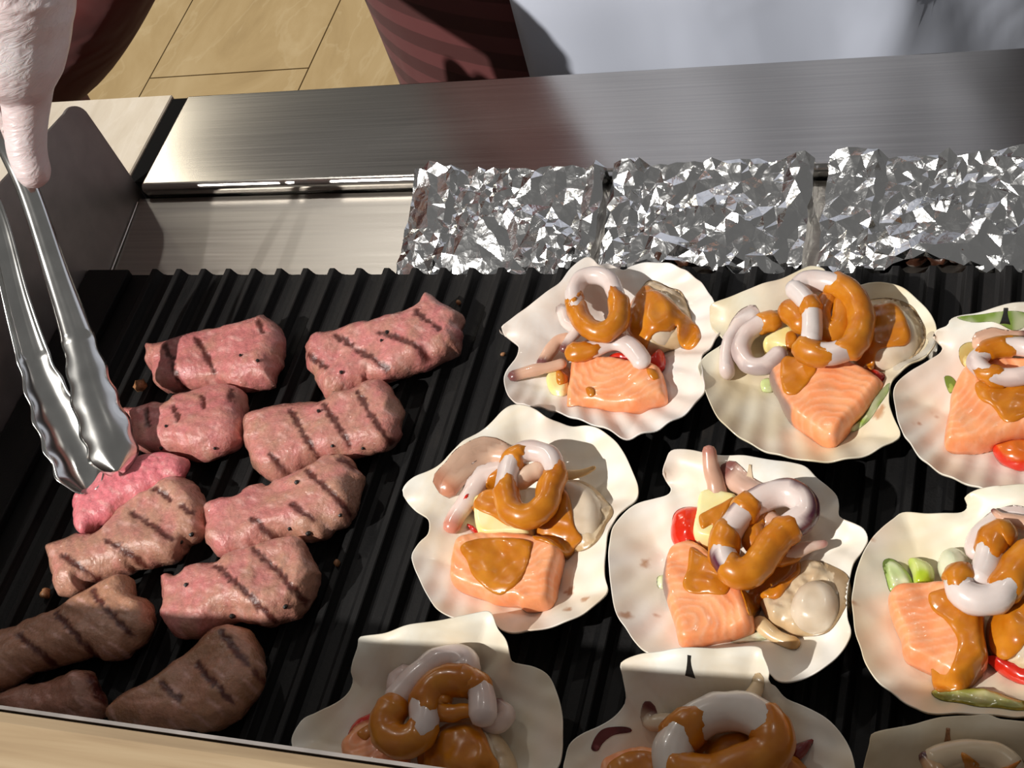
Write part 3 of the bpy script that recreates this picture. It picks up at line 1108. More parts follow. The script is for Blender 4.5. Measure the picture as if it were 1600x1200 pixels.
def squid(key, label, path, r, z, closed=False, sauces=(), skin=0.0, name='squid_ring', seed=1, flat=1.05, taper=None, tip=None, inner=None, base_col=None):
    """squid ring or arm; path in photograph pixels (third value = height), r in metres"""
    P = np.array([U(p[0], p[1], p[2] if len(p) > 2 else z) for p in path])
    R = np.full(len(P), r) if taper is None else np.array(taper)
    V, Fc, A, T = tube_vf(P, R, closed, flat)
    nseed = nz(V, 60, seed, 2)
    ctr = P.mean(0)
    outw = V - ctr
    V += 0.00035 * nseed[:, None] * (outw / (np.linalg.norm(outw, axis=1)[:, None] + 1e-9))
    white = lin(229, 215, 210) if base_col is None else base_col
    t = np.clip(0.4 + 0.5 * nz(V, 50, seed + 1, 2), 0, 1)[:, None]
    Cc = white * (1 - 0.5 * t) + (lin(226, 198, 188) if base_col is None else base_col * 0.86) * 0.5 * t
    if skin:
        # purple skin on the outside of the ring
        dirs = (V[:, :2] - ctr[:2])
        dn = dirs / (np.linalg.norm(dirs, axis=1)[:, None] + 1e-9)
        # nearest path point
        Qp = catmull(P, closed, 0.0016)
        near = Qp[((V[:, None] - Qp[None]) ** 2).sum(2).argmin(1)]
        off = ((V - near)[:, :2] * dn).sum(1) / r
        a = (sstep(0.38, 0.66, off + 0.12 * nseed) * skin)[:, None]
        Cc = Cc * (1 - a) + lin(88, 38, 58) * a
    if tip is not None:
        a = (sstep(tip[0], tip[1], T))[:, None]
        Cc = Cc * (1 - a) + tip[2] * a
    conform(V, SURF[key][:1])
    o = mesh(name, V, Fc, M['squid'], colors=Cc)
    set_props(o, label, 'squid', 'squid in the shells')
    SURF[key].append(bvh_of(V, Fc))
    S = catmull(np.c_[P, R], closed, 0.0012)
    for k, (t0, t1) in enumerate(sauces):
        n = len(S)
        full = t1 - t0 > 0.985
        ext = 0 if full else 3
        a0, a1 = int(t0 * n) - ext, int(t1 * n) + ext
        if not closed:
            a0, a1 = max(a0, 0), min(a1, n)
        seg = np.array([S[i % n] for i in range(a0, a1)])
        m = len(seg)
        if m < 5:
            continue
        V2, F2, A2, T2 = tube_vf(seg[:, :3], seg[:, 3] * 1.02, False, flat, step=0.0014)
        Ln = m * 0.0012
        e0 = T2 * Ln
        e1 = (1 - T2) * Ln
        wob = 0.0026 * np.sin(A2 * 2 + seed + k) + 0.0016 * np.sin(A2 * 3 + 2.3 * seed)
        at0, at1 = (not closed and a0 == 0), (not closed and a1 == n)
        q = np.minimum(1 if at0 else (e0 - 0.0036 + wob) / 0.002, 1 if at1 else (e1 - 0.0036 - wob) / 0.002)
        q = np.clip(q, -1, 1)
        grow = np.where(q > 0, 0.00085 * np.sqrt(np.clip(1 - (1 - q) ** 2, 0, 1)), 0.0011 * q)
        Qp = seg[:, :3]
        near = Qp[((V2[:, None] - Qp[None]) ** 2).sum(2).argmin(1)]
        dv = V2 - near
        dv /= np.linalg.norm(dv, axis=1)[:, None] + 1e-9
        V2 = V2 + dv * (grow + 0.00025 * nz(V2, 110, seed + 7, 2))[:, None]
        mesh('sauce', V2, F2, M['sauce'], parent=o)
        SURF[key].append(bvh_of(V2, F2))
    return o


def arm(key, label, path, r0, r1, z, seed=1, name='squid_tentacle', col=lin(222, 178, 152), tipc=lin(120, 72, 70), sauces=()):
    n = len(path)
    return squid(key, label, path, r0, z, False, sauces, 0, name, seed, 0.85, taper=np.linspace(r0, r1, n), tip=(0.78, 1.0, tipc), base_col=col)


def scallop(key, label, mantle, muscle, zm=0.010, h=0.012, muscle_h=0.017, sauce=(), seed=1, zb=0.003, thick=0.0018):
    root = empty('scallop', U(muscle[0][0], muscle[0][1], zb), label, 'scallop', 'scallops in the shells')
    O = up_px(mantle, zm)
    V, Fc, D, top, P = pillow_vf(O, zb, h, 0.007, 0.0013, rb=0.003)
    V[:, 2] += top * 0.0009 * nz(V, 110, seed, 2) * sstep(0, 0.004, D)
    ed = (1 - sstep(0.001, 0.005, D))[:, None]
    t = np.clip(0.4 + 0.5 * nz(V, 90, seed + 1, 2), 0, 1)[:, None]
    Cc = lin(222, 200, 168) * (1 - t) + lin(206, 180, 146) * t
    Cc = Cc * (1 - 0.5 * ed) + lin(196, 156, 98) * 0.5 * ed
    conform(V, SURF[key][:1])
    mesh('mantle', V, Fc, M['scallop'], parent=root, colors=Cc)
    SURF[key].append(bvh_of(V, Fc))
    O = up_px(muscle, muscle_h * 0.75)
    V, Fc, D, top, P = pillow_vf(O, zb + 0.002, muscle_h - 0.002, 0.008, 0.0012, rb=0.003)
    t = np.clip(0.4 + 0.5 * nz(V, 70, seed + 4, 2), 0, 1)[:, None]
    Cc = lin(226, 210, 188) * (1 - t) + lin(214, 194, 168) * t
    mesh('muscle', V, Fc, M['scallop'], parent=root, colors=Cc)
    SURF[key].append(bvh_of(V, Fc))
    for i, sp in enumerate(sauce):
        add_sauce(key, root, sp, thick, seed=seed + i)
    return root


def butter(key, label, pts, h=0.014, zmid=0.013, base=0.005, sauce=(), seed=1):
    O = up_px(pts, zmid)
    V, Fc, D, top, P = pillow_vf(O, base, h, 0.0026, 0.0012, rb=0.002, mid=0.5)
    t = np.clip(0.5 + 0.5 * nz(V, 60, seed, 2), 0, 1)[:, None]
    Cc = lin(246, 236, 178) * (1 - t) + lin(244, 224, 146) * t
    conform(V, SURF[key][:1])
    o = mesh('butter_cube', V, Fc, M['butter'], colors=Cc)
    set_props(o, label, 'butter', 'butter cubes in the shells')
    SURF[key].append(bvh_of(V, Fc))
    for i, sp in enumerate(sauce):
        add_sauce(key, o, sp, 0.0012, seed=seed + i)
    return o


def veg(key, name, label, cat, pts, h, zmid, base, c1, c2, edge=None, r=0.004, seed=1, group=None, cut=None):
    O = up_px(pts, zmid)
    V, Fc, D, top, P = pillow_vf(O, base, h, r, 0.0011, rb=0.0025)
    V[:, 2] += top * 0.0004 * nz(V, 90, seed, 2)
    t = np.clip(0.5 + 0.6 * nz(V[:, :2], 55, seed + 1, 2), 0, 1)[:, None]
    Cc = c1 * (1 - t) + c2 * t
    if edge is not None:
        a = (1 - sstep(0.0012, 0.0028, D))[:, None]
        Cc = Cc * (1 - a) + edge * a
    conform(V, SURF[key][:1])
    o = mesh(name, V, Fc, M['veg'], colors=Cc)
    set_props(o, label, cat, group)
    SURF[key].append(bvh_of(V, Fc))
    return o


RED, RED2 = lin(214, 44, 22), lin(190, 28, 16)
GRN, PALE = lin(158, 186, 84), lin(222, 226, 190)
STRING = M['crumb']

# ---- shell 1: back row, left
k = crop(770, 390, .25833)
shell('a', 'white ribbed scallop shell in the back row, nearest the steaks',
      k([(38, 480, .025), (150, 390, .026), (270, 310, .026), (400, 210, .026), (470, 110, .026), (560, 45, .026), (610, 60, .025), (640, 92, .024), (700, 85), (770, 118), (800, 122), (830, 100), (905, 78), (1000, 75), (1090, 88), (1170, 130), (1240, 180), (1300, 250), (1345, 330), (1372, 430), (1372, 500), (1330, 570), (1265, 650), (1270, 740), (1285, 840), (1250, 890), (1200, 960), (1110, 1020), (1000, 1080), (890, 1118), (820, 1140), (770, 1135), (700, 1090), (560, 1040), (420, 990), (300, 955), (190, 938), (130, 920), (85, 870), (68, 800), (75, 745), (110, 690), (140, 650), (155, 610), (150, 580), (105, 545), (60, 510)]),
      k([(330, 300)])[0], white=lin(240, 238, 234), warm=lin(236, 222, 210), ribs=50, rib_amp=0.0010, hinge=k([(38, 480), (560, 45)]), seed=31)
salmon('a', 'salmon block with a clear sauce-free top in the shell nearest the steaks',
       k([(490, 655), (600, 658), (700, 665), (800, 670), (920, 690), (1010, 725), (1040, 790), (1055, 880), (1045, 910), (950, 945), (850, 970), (700, 965), (570, 950), (470, 960), (450, 940), (465, 800)]),
       grain=k([(720, 640)])[0], seed=41, sauce=[k([(560, 845), (590, 830), (620, 850), (615, 885), (580, 890)]), k([(930, 720), (990, 735), (1010, 780), (970, 790), (940, 760)])])
veg('a', 'tomato_wedge', 'red tomato wedge tucked behind the sauce-free salmon block', 'tomato', k([(690, 655), (760, 625), (860, 640), (930, 660), (1010, 600), (1040, 640), (1030, 710), (960, 720), (860, 700), (760, 690)]), 0.013, 0.012, 0.004, RED, RED2, r=0.006, seed=3, group='tomato pieces')
scallop('a', 'scallop buried under sauce in the shell nearest the steaks',
        k([(900, 240), (960, 200), (1060, 235), (1150, 280), (1195, 380), (1205, 470), (1150, 560), (1050, 595), (950, 630), (880, 600), (820, 540), (805, 480), (850, 330)]),
        k([(1010, 420), (920, 330), (980, 270), (1080, 290), (1130, 380), (1120, 480), (1040, 560), (950, 560), (890, 480)])[1:], zm=0.011, h=0.014, muscle_h=0.02,
        sauce=[k([(890, 250), (940, 215), (1030, 270), (1100, 330), (1150, 380), (1200, 430), (1250, 480), (1252, 550), (1200, 605), (1150, 600), (1120, 550), (1110, 470), (1060, 500), (960, 540), (930, 620), (890, 600), (830, 530), (800, 470), (830, 330)])], seed=42)
butter('a', 'melting butter cube beside the sauce-free salmon block', k([(330, 780), (390, 740), (450, 770), (460, 850), (430, 900), (370, 890), (335, 840)]), h=0.01, zmid=0.01, seed=43, sauce=[k([(380, 770), (420, 700), (465, 720), (455, 810), (400, 820)])])
arm('a', 'tan squid arm with a dark blunt end pointing at the steaks', k([(420, 690), (330, 715), (230, 735), (125, 765)]), 0.0034, 0.0036, 0.017, seed=44)
arm('a', 'tan squid arm with a dark spot above the butter in the shell nearest the steaks', k([(450, 540), (390, 560), (340, 620), (300, 690)]), 0.004, 0.004, 0.016, seed=45)
arm('a', 'curly pale squid arm under the sauced ring nearest the steaks', k([(430, 380), (450, 440), (500, 490), (470, 540), (430, 600)]), 0.0042, 0.0028, 0.019, seed=46, col=lin(232, 214, 206))
squid('a', 'pale squid strip curving over the sauce-free salmon block', k([(490, 620), (600, 605), (720, 560), (800, 570), (860, 620), (905, 680)]), 0.0056, 0.021, seed=47, sauces=[(0.0, 0.26)], flat=0.7)
squid('a', 'squid ring with sauce on its lower half in the shell nearest the steaks', k([(500, 330), (495, 240), (545, 170), (630, 155), (700, 185), (735, 250), (765, 350), (755, 440), (690, 495), (610, 490), (540, 430)]), 0.0052, 0.029, closed=True, sauces=[(0.0, 0.04), (0.46, 0.99)], seed=48)

# ---- shell 2: back row, middle
k = crop(1080, 400, .27491)
shell('b', 'cream scallop shell in the back row with butter and two squid rings',
      k([(105, 290, .024), (130, 265, .026), (250, 225, .026), (380, 180, .026), (520, 130, .026), (640, 70, .026), (690, 55, .026), (755, 70, .026), (775, 105, .024), (840, 135), (940, 165), (1010, 150), (1090, 145), (1170, 165), (1250, 215), (1310, 270), (1370, 340), (1395, 420), (1385, 500), (1340, 560), (1250, 610), (1180, 660), (1130, 740), (1125, 830), (1150, 920), (1190, 1010), (1160, 1040), (1100, 1070), (1030, 1110), (940, 1140), (820, 1160), (700, 1165), (600, 1150), (480, 1125), (380, 1085), (280, 1030), (200, 970), (140, 900), (100, 820), (70, 740), (45, 660), (40, 620), (90, 560), (170, 505), (180, 470), (140, 430), (110, 390), (105, 330)]),
      k([(420, 190)])[0], white=lin(234, 228, 208), warm=SH_BEIGE, ribs=46, rib_amp=0.0007, hinge=k([(105, 290), (690, 55)]), seed=32, stains=[k([(1060, 900)])[0] + (.004,), k([(420, 200)])[0] + (.0035,)])
veg('b', 'leek_slice', 'pale green leek slice right of the pointed salmon piece', 'leek', k([(900, 985), (960, 930), (1060, 830), (1130, 790), (1135, 830), (1060, 920), (990, 975), (930, 1000)]), 0.007, 0.008, 0.004, GRN, PALE, seed=4, group='leek slices')
veg('b', 'leek_slice', 'small green leek bit left of the pointed salmon piece', 'leek', k([(390, 700), (430, 685), (470, 700), (460, 750), (400, 755)]), 0.006, 0.008, 0.003, PALE, lin(200, 214, 150), seed=5, group='leek slices')
veg('b', 'tomato_wedge', 'red tomato wedge right of the pointed salmon piece', 'tomato', k([(960, 650), (1040, 640), (1100, 680), (1090, 730), (1000, 720)]), 0.014, 0.013, 0.004, RED, RED2, r=0.006, seed=6, group='tomato pieces')
veg('b', 'tomato_wedge', 'thin red tomato edge under the pointed salmon piece', 'tomato', k([(560, 920), (600, 930), (660, 975), (700, 1000), (640, 985), (580, 955)]), 0.008, 0.008, 0.003, RED, RED2, r=0.004, seed=7, group='tomato pieces')
salmon('b', 'salmon piece with a pointed lower tip and grey skin',
       k([(455, 670), (500, 620), (560, 595), (700, 625), (740, 610), (860, 605), (930, 635), (1000, 665), (1085, 725), (1085, 765), (1000, 865), (900, 965), (840, 1060), (805, 1082), (745, 1065), (640, 985), (560, 925), (515, 860), (480, 780), (445, 720)]),
       h=0.018, zmid=0.014, grain=k([(780, 960)])[0], seed=51, skin=k([(445, 690), (470, 770), (505, 850), (550, 915)]), sauce=[k([(505, 640), (560, 570), (640, 545), (715, 620), (680, 700), (640, 750), (590, 790), (530, 780), (508, 710)])])
scallop('b', 'large scallop with a smooth sauce cap at the right of the cream shell',
        k([(985, 290), (1080, 262), (1180, 280), (1265, 330), (1325, 420), (1335, 500), (1300, 575), (1210, 632), (1100, 662), (1000, 652), (920, 595), (945, 520), (985, 420)]),
        k([(1020, 310), (1100, 285), (1200, 310), (1275, 390), (1300, 480), (1260, 560), (1160, 620), (1050, 620), (970, 560), (1000, 430)]), zm=0.011, h=0.015, muscle_h=0.021,
        sauce=[k([(1000, 300), (1080, 280), (1170, 285), (1225, 360), (1252, 450), (1225, 510), (1150, 518), (1070, 535), (1045, 600), (1020, 652), (935, 595), (970, 500), (1000, 420)])], seed=52)
arm('b', 'thin white mantle strand right of the large sauce-capped scallop', k([(1180, 660), (1270, 620), (1350, 580), (1375, 520), (1360, 490)]), 0.003, 0.002, 0.011, seed=53, col=lin(234, 226, 210), tipc=lin(220, 205, 180), name='mantle_strand')
squid('b', 'thin pale squid band at the far left of the cream shell', k([(205, 660), (205, 560), (240, 450), (300, 390), (360, 365)]), 0.0042, 0.016, seed=54, flat=1.5)
squid('b', 'open squid ring curling round the butter in the cream shell', k([(470, 370), (390, 390), (310, 450), (285, 540), (330, 620), (420, 625), (500, 560)]), 0.0052, 0.020, seed=55, sauces=[(0.0, 0.16)], skin=0.4)
butter('b', 'butter cube with sauce on its right face in the cream shell', k([(410, 490), (480, 445), (570, 415), (620, 470), (625, 520), (560, 560), (480, 535), (420, 540)]), h=0.016, zmid=0.016, seed=56, sauce=[k([(540, 440), (580, 420), (622, 480), (620, 520), (560, 555), (535, 500)])])
squid('b', 'squid coil dripping with sauce in the middle of the cream shell', k([(870, 250), (860, 330), (850, 400), (800, 450), (760, 410), (750, 330), (790, 260)]), 0.0060, 0.028, seed=57, sauces=[(0.0, 1.0)])
squid('b', 'large squid ring lying on top in the cream shell', k([(600, 200), (660, 150), (770, 150), (880, 190), (955, 290), (965, 410), (920, 505), (820, 555), (710, 555), (640, 525)]), 0.0062, 0.034, seed=58, sauces=[(0.24, 0.78), (0.86, 0.98)], skin=0.3)
squid('b', 'white squid arm bending down across the ring in the cream shell', k([(590, 190), (640, 240), (685, 310), (690, 400), (680, 480)]), 0.0056, 0.036, seed=59, sauces=[(0.32, 0.55)], base_col=lin(230, 219, 215))
arm('b', 'stubby sauced squid end above the butter in the cream shell', k([(640, 390), (600, 340), (560, 310)]), 0.0062, 0.006, 0.030, seed=60, sauces=[(0.0, 0.9)])

# ---- shell 3: back row, right edge
k = crop(1380, 460, .26667)
shell('c', 'white scallop shell cut by the right edge, upper one with a dark hinge spot',
      k([(290, 250, .024), (310, 212, .026), (375, 185, .027), (390, 150, .028), (440, 125, .028), (540, 110, .028), (660, 85, .028), (760, 65, .028), (900, 50, .028), (1050, 60, .028), (1100, 130, .026), (1110, 220), (1180, 300), (1260, 420), (1290, 600), (1260, 800), (1180, 960), (1060, 1080), (940, 1150), (825, 1180), (720, 1170), (620, 1150), (540, 1125), (490, 1105), (430, 1085), (370, 1060), (300, 1020), (240, 975), (190, 920), (150, 860), (115, 810), (85, 740), (70, 660), (58, 580), (75, 530), (130, 470), (240, 400), (330, 345), (345, 305), (310, 275)]),
      k([(730, 150)])[0], white=lin(240, 238, 228), warm=lin(232, 220, 200), ribs=46, rib_amp=0.0008, hinge=k([(390, 150), (1050, 60)]), seed=33, pit=k([(716, 125)])[0] + (.0055,), stains=[k([(210, 745)])[0] + (.0015,), k([(300, 680)])[0] + (.0015,)])
veg('c', 'leek_slice', 'pale green leek strip along the hinge of the upper right shell', 'leek', k([(440, 235), (560, 220), (700, 215), (830, 215), (840, 260), (760, 285), (640, 260), (520, 260)]), 0.006, 0.014, 0.009, PALE, GRN, seed=8, group='leek slices')
veg('c', 'leek_slice', 'tiny bright green leek bit left of the upper right salmon', 'leek', k([(360, 510), (400, 500), (430, 530), (390, 575)]), 0.007, 0.010, 0.004, GRN, lin(186, 206, 110), seed=9, group='leek slices')
butter('c', 'melted pale butter lump left of the squid in the upper right shell', k([(450, 370), (500, 345), (560, 350), (560, 400), (500, 440), (455, 420)]), h=0.011, zmid=0.012, seed=61)
veg('c', 'tomato_half', 'cut red tomato half below the salmon in the upper right shell', 'tomato', k([(640, 880), (700, 850), (800, 840), (920, 860), (950, 930), (900, 985), (800, 1005), (710, 975), (660, 930)]), 0.012, 0.012, 0.003, lin(206, 96, 26), lin(220, 120, 40), edge=RED, r=0.006, seed=10, group='tomato pieces')
salmon('c', 'salmon piece with an orange corner in the upper right shell',
       k([(530, 390), (490, 430), (440, 500), (395, 610), (388, 680), (372, 760), (358, 880), (400, 910), (540, 905), (640, 880), (825, 830), (960, 790), (980, 600), (930, 450), (760, 400), (640, 390)]),
       h=0.017, zmid=0.013, grain=k([(300, 500)])[0], seed=62, sauce=[k([(540, 520), (650, 490), (830, 500), (920, 560), (900, 680), (830, 720), (760, 750), (700, 740), (640, 660), (560, 610)])])
squid('c', 'squid ring with spotted sauce in the upper right shell', k([(545, 385), (575, 440), (650, 480), (760, 485), (870, 460), (920, 390), (860, 320), (740, 305), (620, 325)]), 0.0048, 0.026, closed=True, seed=63, sauces=[(0.14, 0.24), (0.75, 0.95)], skin=0.3)
arm('c', 'brown squid arm behind the ring in the upper right shell', k([(570, 295), (640, 275), (740, 280), (840, 270)]), 0.0045, 0.004, 0.020, seed=64)

# ---- shell 4: middle row, left
k = crop(620, 620, .31656)
shell('d', 'white scallop shell in the middle row nearest the steaks',
      k([(28, 460, .025), (80, 400, .026), (200, 345, .026), (300, 260, .026), (330, 230, .026), (400, 180, .027), (470, 120, .028), (520, 70, .029), (575, 38, .029), (640, 45, .029), (690, 65, .028), (740, 100, .026), (800, 125, .022), (860, 145), (940, 140), (1010, 165), (1070, 210), (1120, 275), (1160, 360), (1190, 440), (1185, 500), (1130, 550), (1075, 600), (1040, 680), (1028, 780), (1025, 880), (1040, 945), (1020, 985), (960, 1040), (880, 1090), (800, 1120), (720, 1140), (640, 1155), (560, 1162), (515, 1150), (480, 1120), (420, 1105), (340, 1100), (270, 1085), (200, 1050), (150, 980), (110, 900), (85, 840), (75, 780), (110, 720), (150, 680), (160, 640), (150, 600), (90, 560), (45, 510)]),
      k([(330, 290)])[0], white=lin(243, 240, 230), warm=lin(238, 224, 200), ribs=44, rib_amp=0.0005, hinge=k([(28, 460), (575, 38)]), seed=34, stains=[k([(850, 1045)])[0] + (.002,), k([(935, 1003)])[0] + (.002,), k([(840, 935)])[0] + (.002,)])
arm('d', 'peach squid arm pointing at the steaks in the middle row shell', k([(540, 290), (470, 285), (390, 320), (310, 390), (250, 450)]), 0.0062, 0.0068, 0.018, seed=71, col=lin(228, 188, 162), tipc=lin(205, 140, 110))
arm('d', 'curled white squid frill left of the butter in the middle row shell', k([(520, 370), (440, 390), (400, 430), (360, 500), (300, 580), (270, 640)]), 0.0068, 0.005, 0.015, seed=72, col=lin(234, 214, 206), tipc=lin(210, 140, 120))
veg('d', 'tomato_wedge', 'thin red tomato sliver beside the white squid frill', 'tomato', k([(320, 545), (340, 500), (375, 475), (375, 510), (345, 540)]), 0.016, 0.016, 0.006, RED, RED2, r=0.004, seed=11, group='tomato pieces')
veg('d', 'tomato_wedge', 'small red tomato sliver under the middle row butter', 'tomato', k([(340, 625), (380, 635), (400, 665), (370, 660)]), 0.012, 0.012, 0.004, RED, RED2, r=0.004, seed=12, group='tomato pieces')
salmon('d', 'boxy salmon block half covered by a sauce flag in the middle row',
       k([(298, 760), (335, 715), (450, 690), (560, 697), (700, 712), (790, 738), (822, 770), (812, 840), (792, 920), (782, 1000), (750, 1050), (650, 1064), (600, 1038), (500, 1030), (430, 1000), (290, 942), (278, 860)]),
       h=0.019, zmid=0.013, grain=k([(600, 560)])[0], seed=73, sauce=[k([(312, 745), (400, 700), (520, 695), (660, 712), (665, 760), (640, 850), (600, 920), (540, 968), (490, 978), (430, 940), (372, 880), (345, 810)])])
scallop('d', 'scallop with a bare pale face right of the boxy salmon block',
        k([(790, 440), (870, 412), (960, 435), (1035, 510), (1085, 605), (1050, 660), (1030, 720), (950, 765), (880, 765), (800, 755), (700, 710), (660, 690), (690, 600), (750, 520)]),
        k([(815, 440), (880, 420), (960, 455), (1015, 530), (1020, 620), (980, 680), (900, 700), (800, 690), (740, 640), (760, 520)]), zm=0.010, h=0.013, muscle_h=0.019,
        sauce=[k([(790, 450), (845, 475), (868, 560), (880, 640), (918, 700), (880, 752), (800, 752), (720, 718), (668, 690), (690, 620), (740, 550), (765, 480)])], seed=74)
arm('d', 'dry tan mantle shred sticking out behind the middle row scallop', k([(810, 385), (870, 385), (930, 370), (975, 350)]), 0.0034, 0.0014, 0.018, seed=75, col=lin(222, 186, 130), tipc=lin(200, 160, 100), name='mantle_strand')
butter('d', 'butter cube with sauce over its top above the boxy salmon', k([(385, 545), (420, 500), (500, 480), (600, 520), (660, 600), (665, 690), (560, 705), (415, 695)]), h=0.019, zmid=0.016, base=0.004, seed=76, sauce=[k([(375, 560), (395, 500), (440, 420), (510, 350), (545, 400), (545, 480), (600, 560), (650, 610), (560, 640), (470, 590), (400, 560)])])
squid('d', 'squid ring with a deep sauced loop in the middle row shell', k([(550, 400), (580, 310), (660, 265), (750, 290), (785, 370), (755, 450), (730, 540), (650, 590), (570, 565), (540, 480)]), 0.0060, 0.030, closed=True, seed=77, sauces=[(0.08, 0.16), (0.42, 0.97)], skin=0.25)
squid('d', 'tongue of squid inside the deep sauced loop', k([(610, 420), (660, 380), (700, 360)]), 0.0050, 0.026, seed=78, base_col=lin(232, 200, 176))

# ---- shell 5: middle row, centre
k = crop(940, 680, .33333)
shell('e', 'white scallop shell in the middle row holding a purple edged squid ring',
      k([(285, 180, .026), (300, 120, .027), (330, 68, .028), (420, 68, .028), (520, 90, .028), (620, 100, .028), (700, 108, .028), (800, 118, .028), (900, 130, .027), (960, 150, .026), (1010, 200, .024), (1060, 240, .022), (1100, 280), (1112, 320), (1115, 380), (1180, 410), (1230, 440), (1248, 490), (1220, 540), (1180, 600), (1160, 680), (1150, 760), (1152, 850), (1170, 920), (1150, 980), (1110, 1030), (1060, 1075), (1010, 1108), (940, 1138), (870, 1158), (820, 1150), (760, 1100), (600, 1075), (450, 1060), (320, 1045), (215, 1020), (150, 960), (110, 900), (70, 840), (50, 760), (40, 680), (32, 580), (40, 480), (60, 420), (110, 360), (170, 320), (240, 300), (310, 280), (325, 250), (300, 215)]),
      k([(690, 150)])[0], white=lin(245, 242, 234), warm=lin(240, 228, 208), ribs=44, rib_amp=0.0005, hinge=k([(330, 68), (960, 150)]), seed=35, pit=k([(695, 172)])[0] + (.0042,), pit_col=flat_mat('tan_hinge', lin(214, 190, 156), 0.5), stains=[k([(130, 855)])[0] + (.0028,), k([(195, 580)])[0] + (.0025,), k([(240, 830)])[0] + (.0015,)])
veg('e', 'onion_slice', 'pale onion slice poking out under the purple ringed shell salmon', 'onion', k([(600, 970), (690, 930), (780, 900), (820, 940), (740, 975), (650, 990)]), 0.006, 0.008, 0.004, lin(236, 226, 200), PALE, seed=13, group='onion pieces')
veg('e', 'leek_slice', 'tiny pale green leek bit left of the purple ringed shell salmon', 'leek', k([(262, 660), (300, 650), (310, 690), (290, 715), (262, 710)]), 0.007, 0.009, 0.004, PALE, lin(210, 220, 160), seed=14, group='leek slices')
veg('e', 'cherry_tomato_half', 'shiny red cherry tomato half left of a butter cube', 'tomato', k([(320, 440), (340, 375), (390, 342), (460, 340), (490, 400), (480, 490), (430, 530), (370, 530), (330, 495)]), 0.018, 0.014, 0.004, lin(226, 52, 14), lin(210, 36, 10), r=0.013, seed=15, group='tomato pieces')
arm('e', 'upright tan squid arm rising past the hinge of the purple ringed shell', k([(548, 320, .020), (535, 240, .024), (515, 160, .030), (505, 75, .036)]), 0.0056, 0.0036, 0.02, seed=81, col=lin(216, 172, 148), tipc=lin(186, 128, 112))
arm('e', 'tan squid arm with a purple spot beside the upright one', k([(760, 290), (700, 260), (650, 230), (600, 190)]), 0.0062, 0.0056, 0.023, seed=82, col=lin(220, 180, 160), tipc=lin(140, 84, 76))
butter('e', 'butter cube streaked with sauce beside the cherry tomato half', k([(465, 310), (520, 285), (600, 298), (655, 325), (610, 430), (560, 525), (480, 525), (435, 485), (450, 390)]), h=0.021, zmid=0.016, seed=83, sauce=[k([(455, 380), (500, 350), (560, 320), (650, 325), (600, 430), (560, 520), (520, 480), (520, 420), (470, 440)])])
salmon('e', 'salmon piece with wavy white grain under the purple edged ring',
       k([(308, 590), (330, 550), (390, 520), (440, 518), (500, 550), (560, 615), (640, 685), (692, 780), (716, 880), (702, 920), (600, 962), (450, 1000), (400, 1006), (365, 985), (345, 900), (305, 780), (290, 720), (298, 640)]),
       h=0.018, zmid=0.013, grain=k([(390, 890)])[0], seed=84, skin=k([(295, 620), (292, 700), (305, 770)]), sauce=[k([(412, 530), (440, 535), (540, 600), (600, 650), (655, 700), (590, 742), (480, 745), (410, 738), (378, 700), (400, 630)])])
scallop('e', 'round bare scallop with its mantle, right of the purple edged ring',
        k([(740, 770), (800, 720), (870, 680), (925, 600), (1000, 590), (1080, 630), (1165, 705), (1178, 800), (1140, 870), (1085, 935), (1000, 950), (900, 935), (850, 905), (790, 880)]),
        k([(890, 780), (930, 715), (1000, 685), (1075, 705), (1120, 770), (1120, 850), (1070, 905), (990, 920), (920, 895), (885, 840)]), zm=0.009, h=0.012, muscle_h=0.019,
        sauce=[k([(655, 705), (740, 640), (830, 600), (920, 588), (935, 640), (885, 700), (830, 765), (750, 775), (735, 850), (695, 855), (665, 770)])], seed=85)
arm('e', 'curled tan mantle tail below the round bare scallop', k([(740, 880), (790, 925), (850, 960), (900, 975)]), 0.004, 0.0034, 0.010, seed=86, col=lin(226, 196, 150), tipc=lin(196, 150, 90), name='mantle_strand')
arm('e', 'pointed squid arm reaching right from the purple edged ring', k([(830, 570), (900, 550), (970, 525), (1045, 508)]), 0.0050, 0.0020, 0.020, seed=87, col=lin(230, 200, 184), tipc=lin(190, 140, 130), sauces=[(0.0, 0.35)])
arm('e', 'knotted squid arm inside the purple edged ring', k([(720, 500), (715, 430), (765, 390), (810, 420), (770, 470)]), 0.0058, 0.0045, 0.024, seed=88, sauces=[(0.1, 0.6)])
squid('e', 'large oval squid ring with a dark purple outer edge', k([(575, 570), (580, 490), (625, 410), (700, 330), (790, 280), (880, 270), (945, 310), (955, 375), (890, 425), (815, 490), (750, 580), (690, 640), (620, 640)]), 0.0068, 0.031, closed=True, seed=89, sauces=[(0.02, 0.12), (0.2, 0.27), (0.62, 0.97)], skin=1.0, flat=1.1)

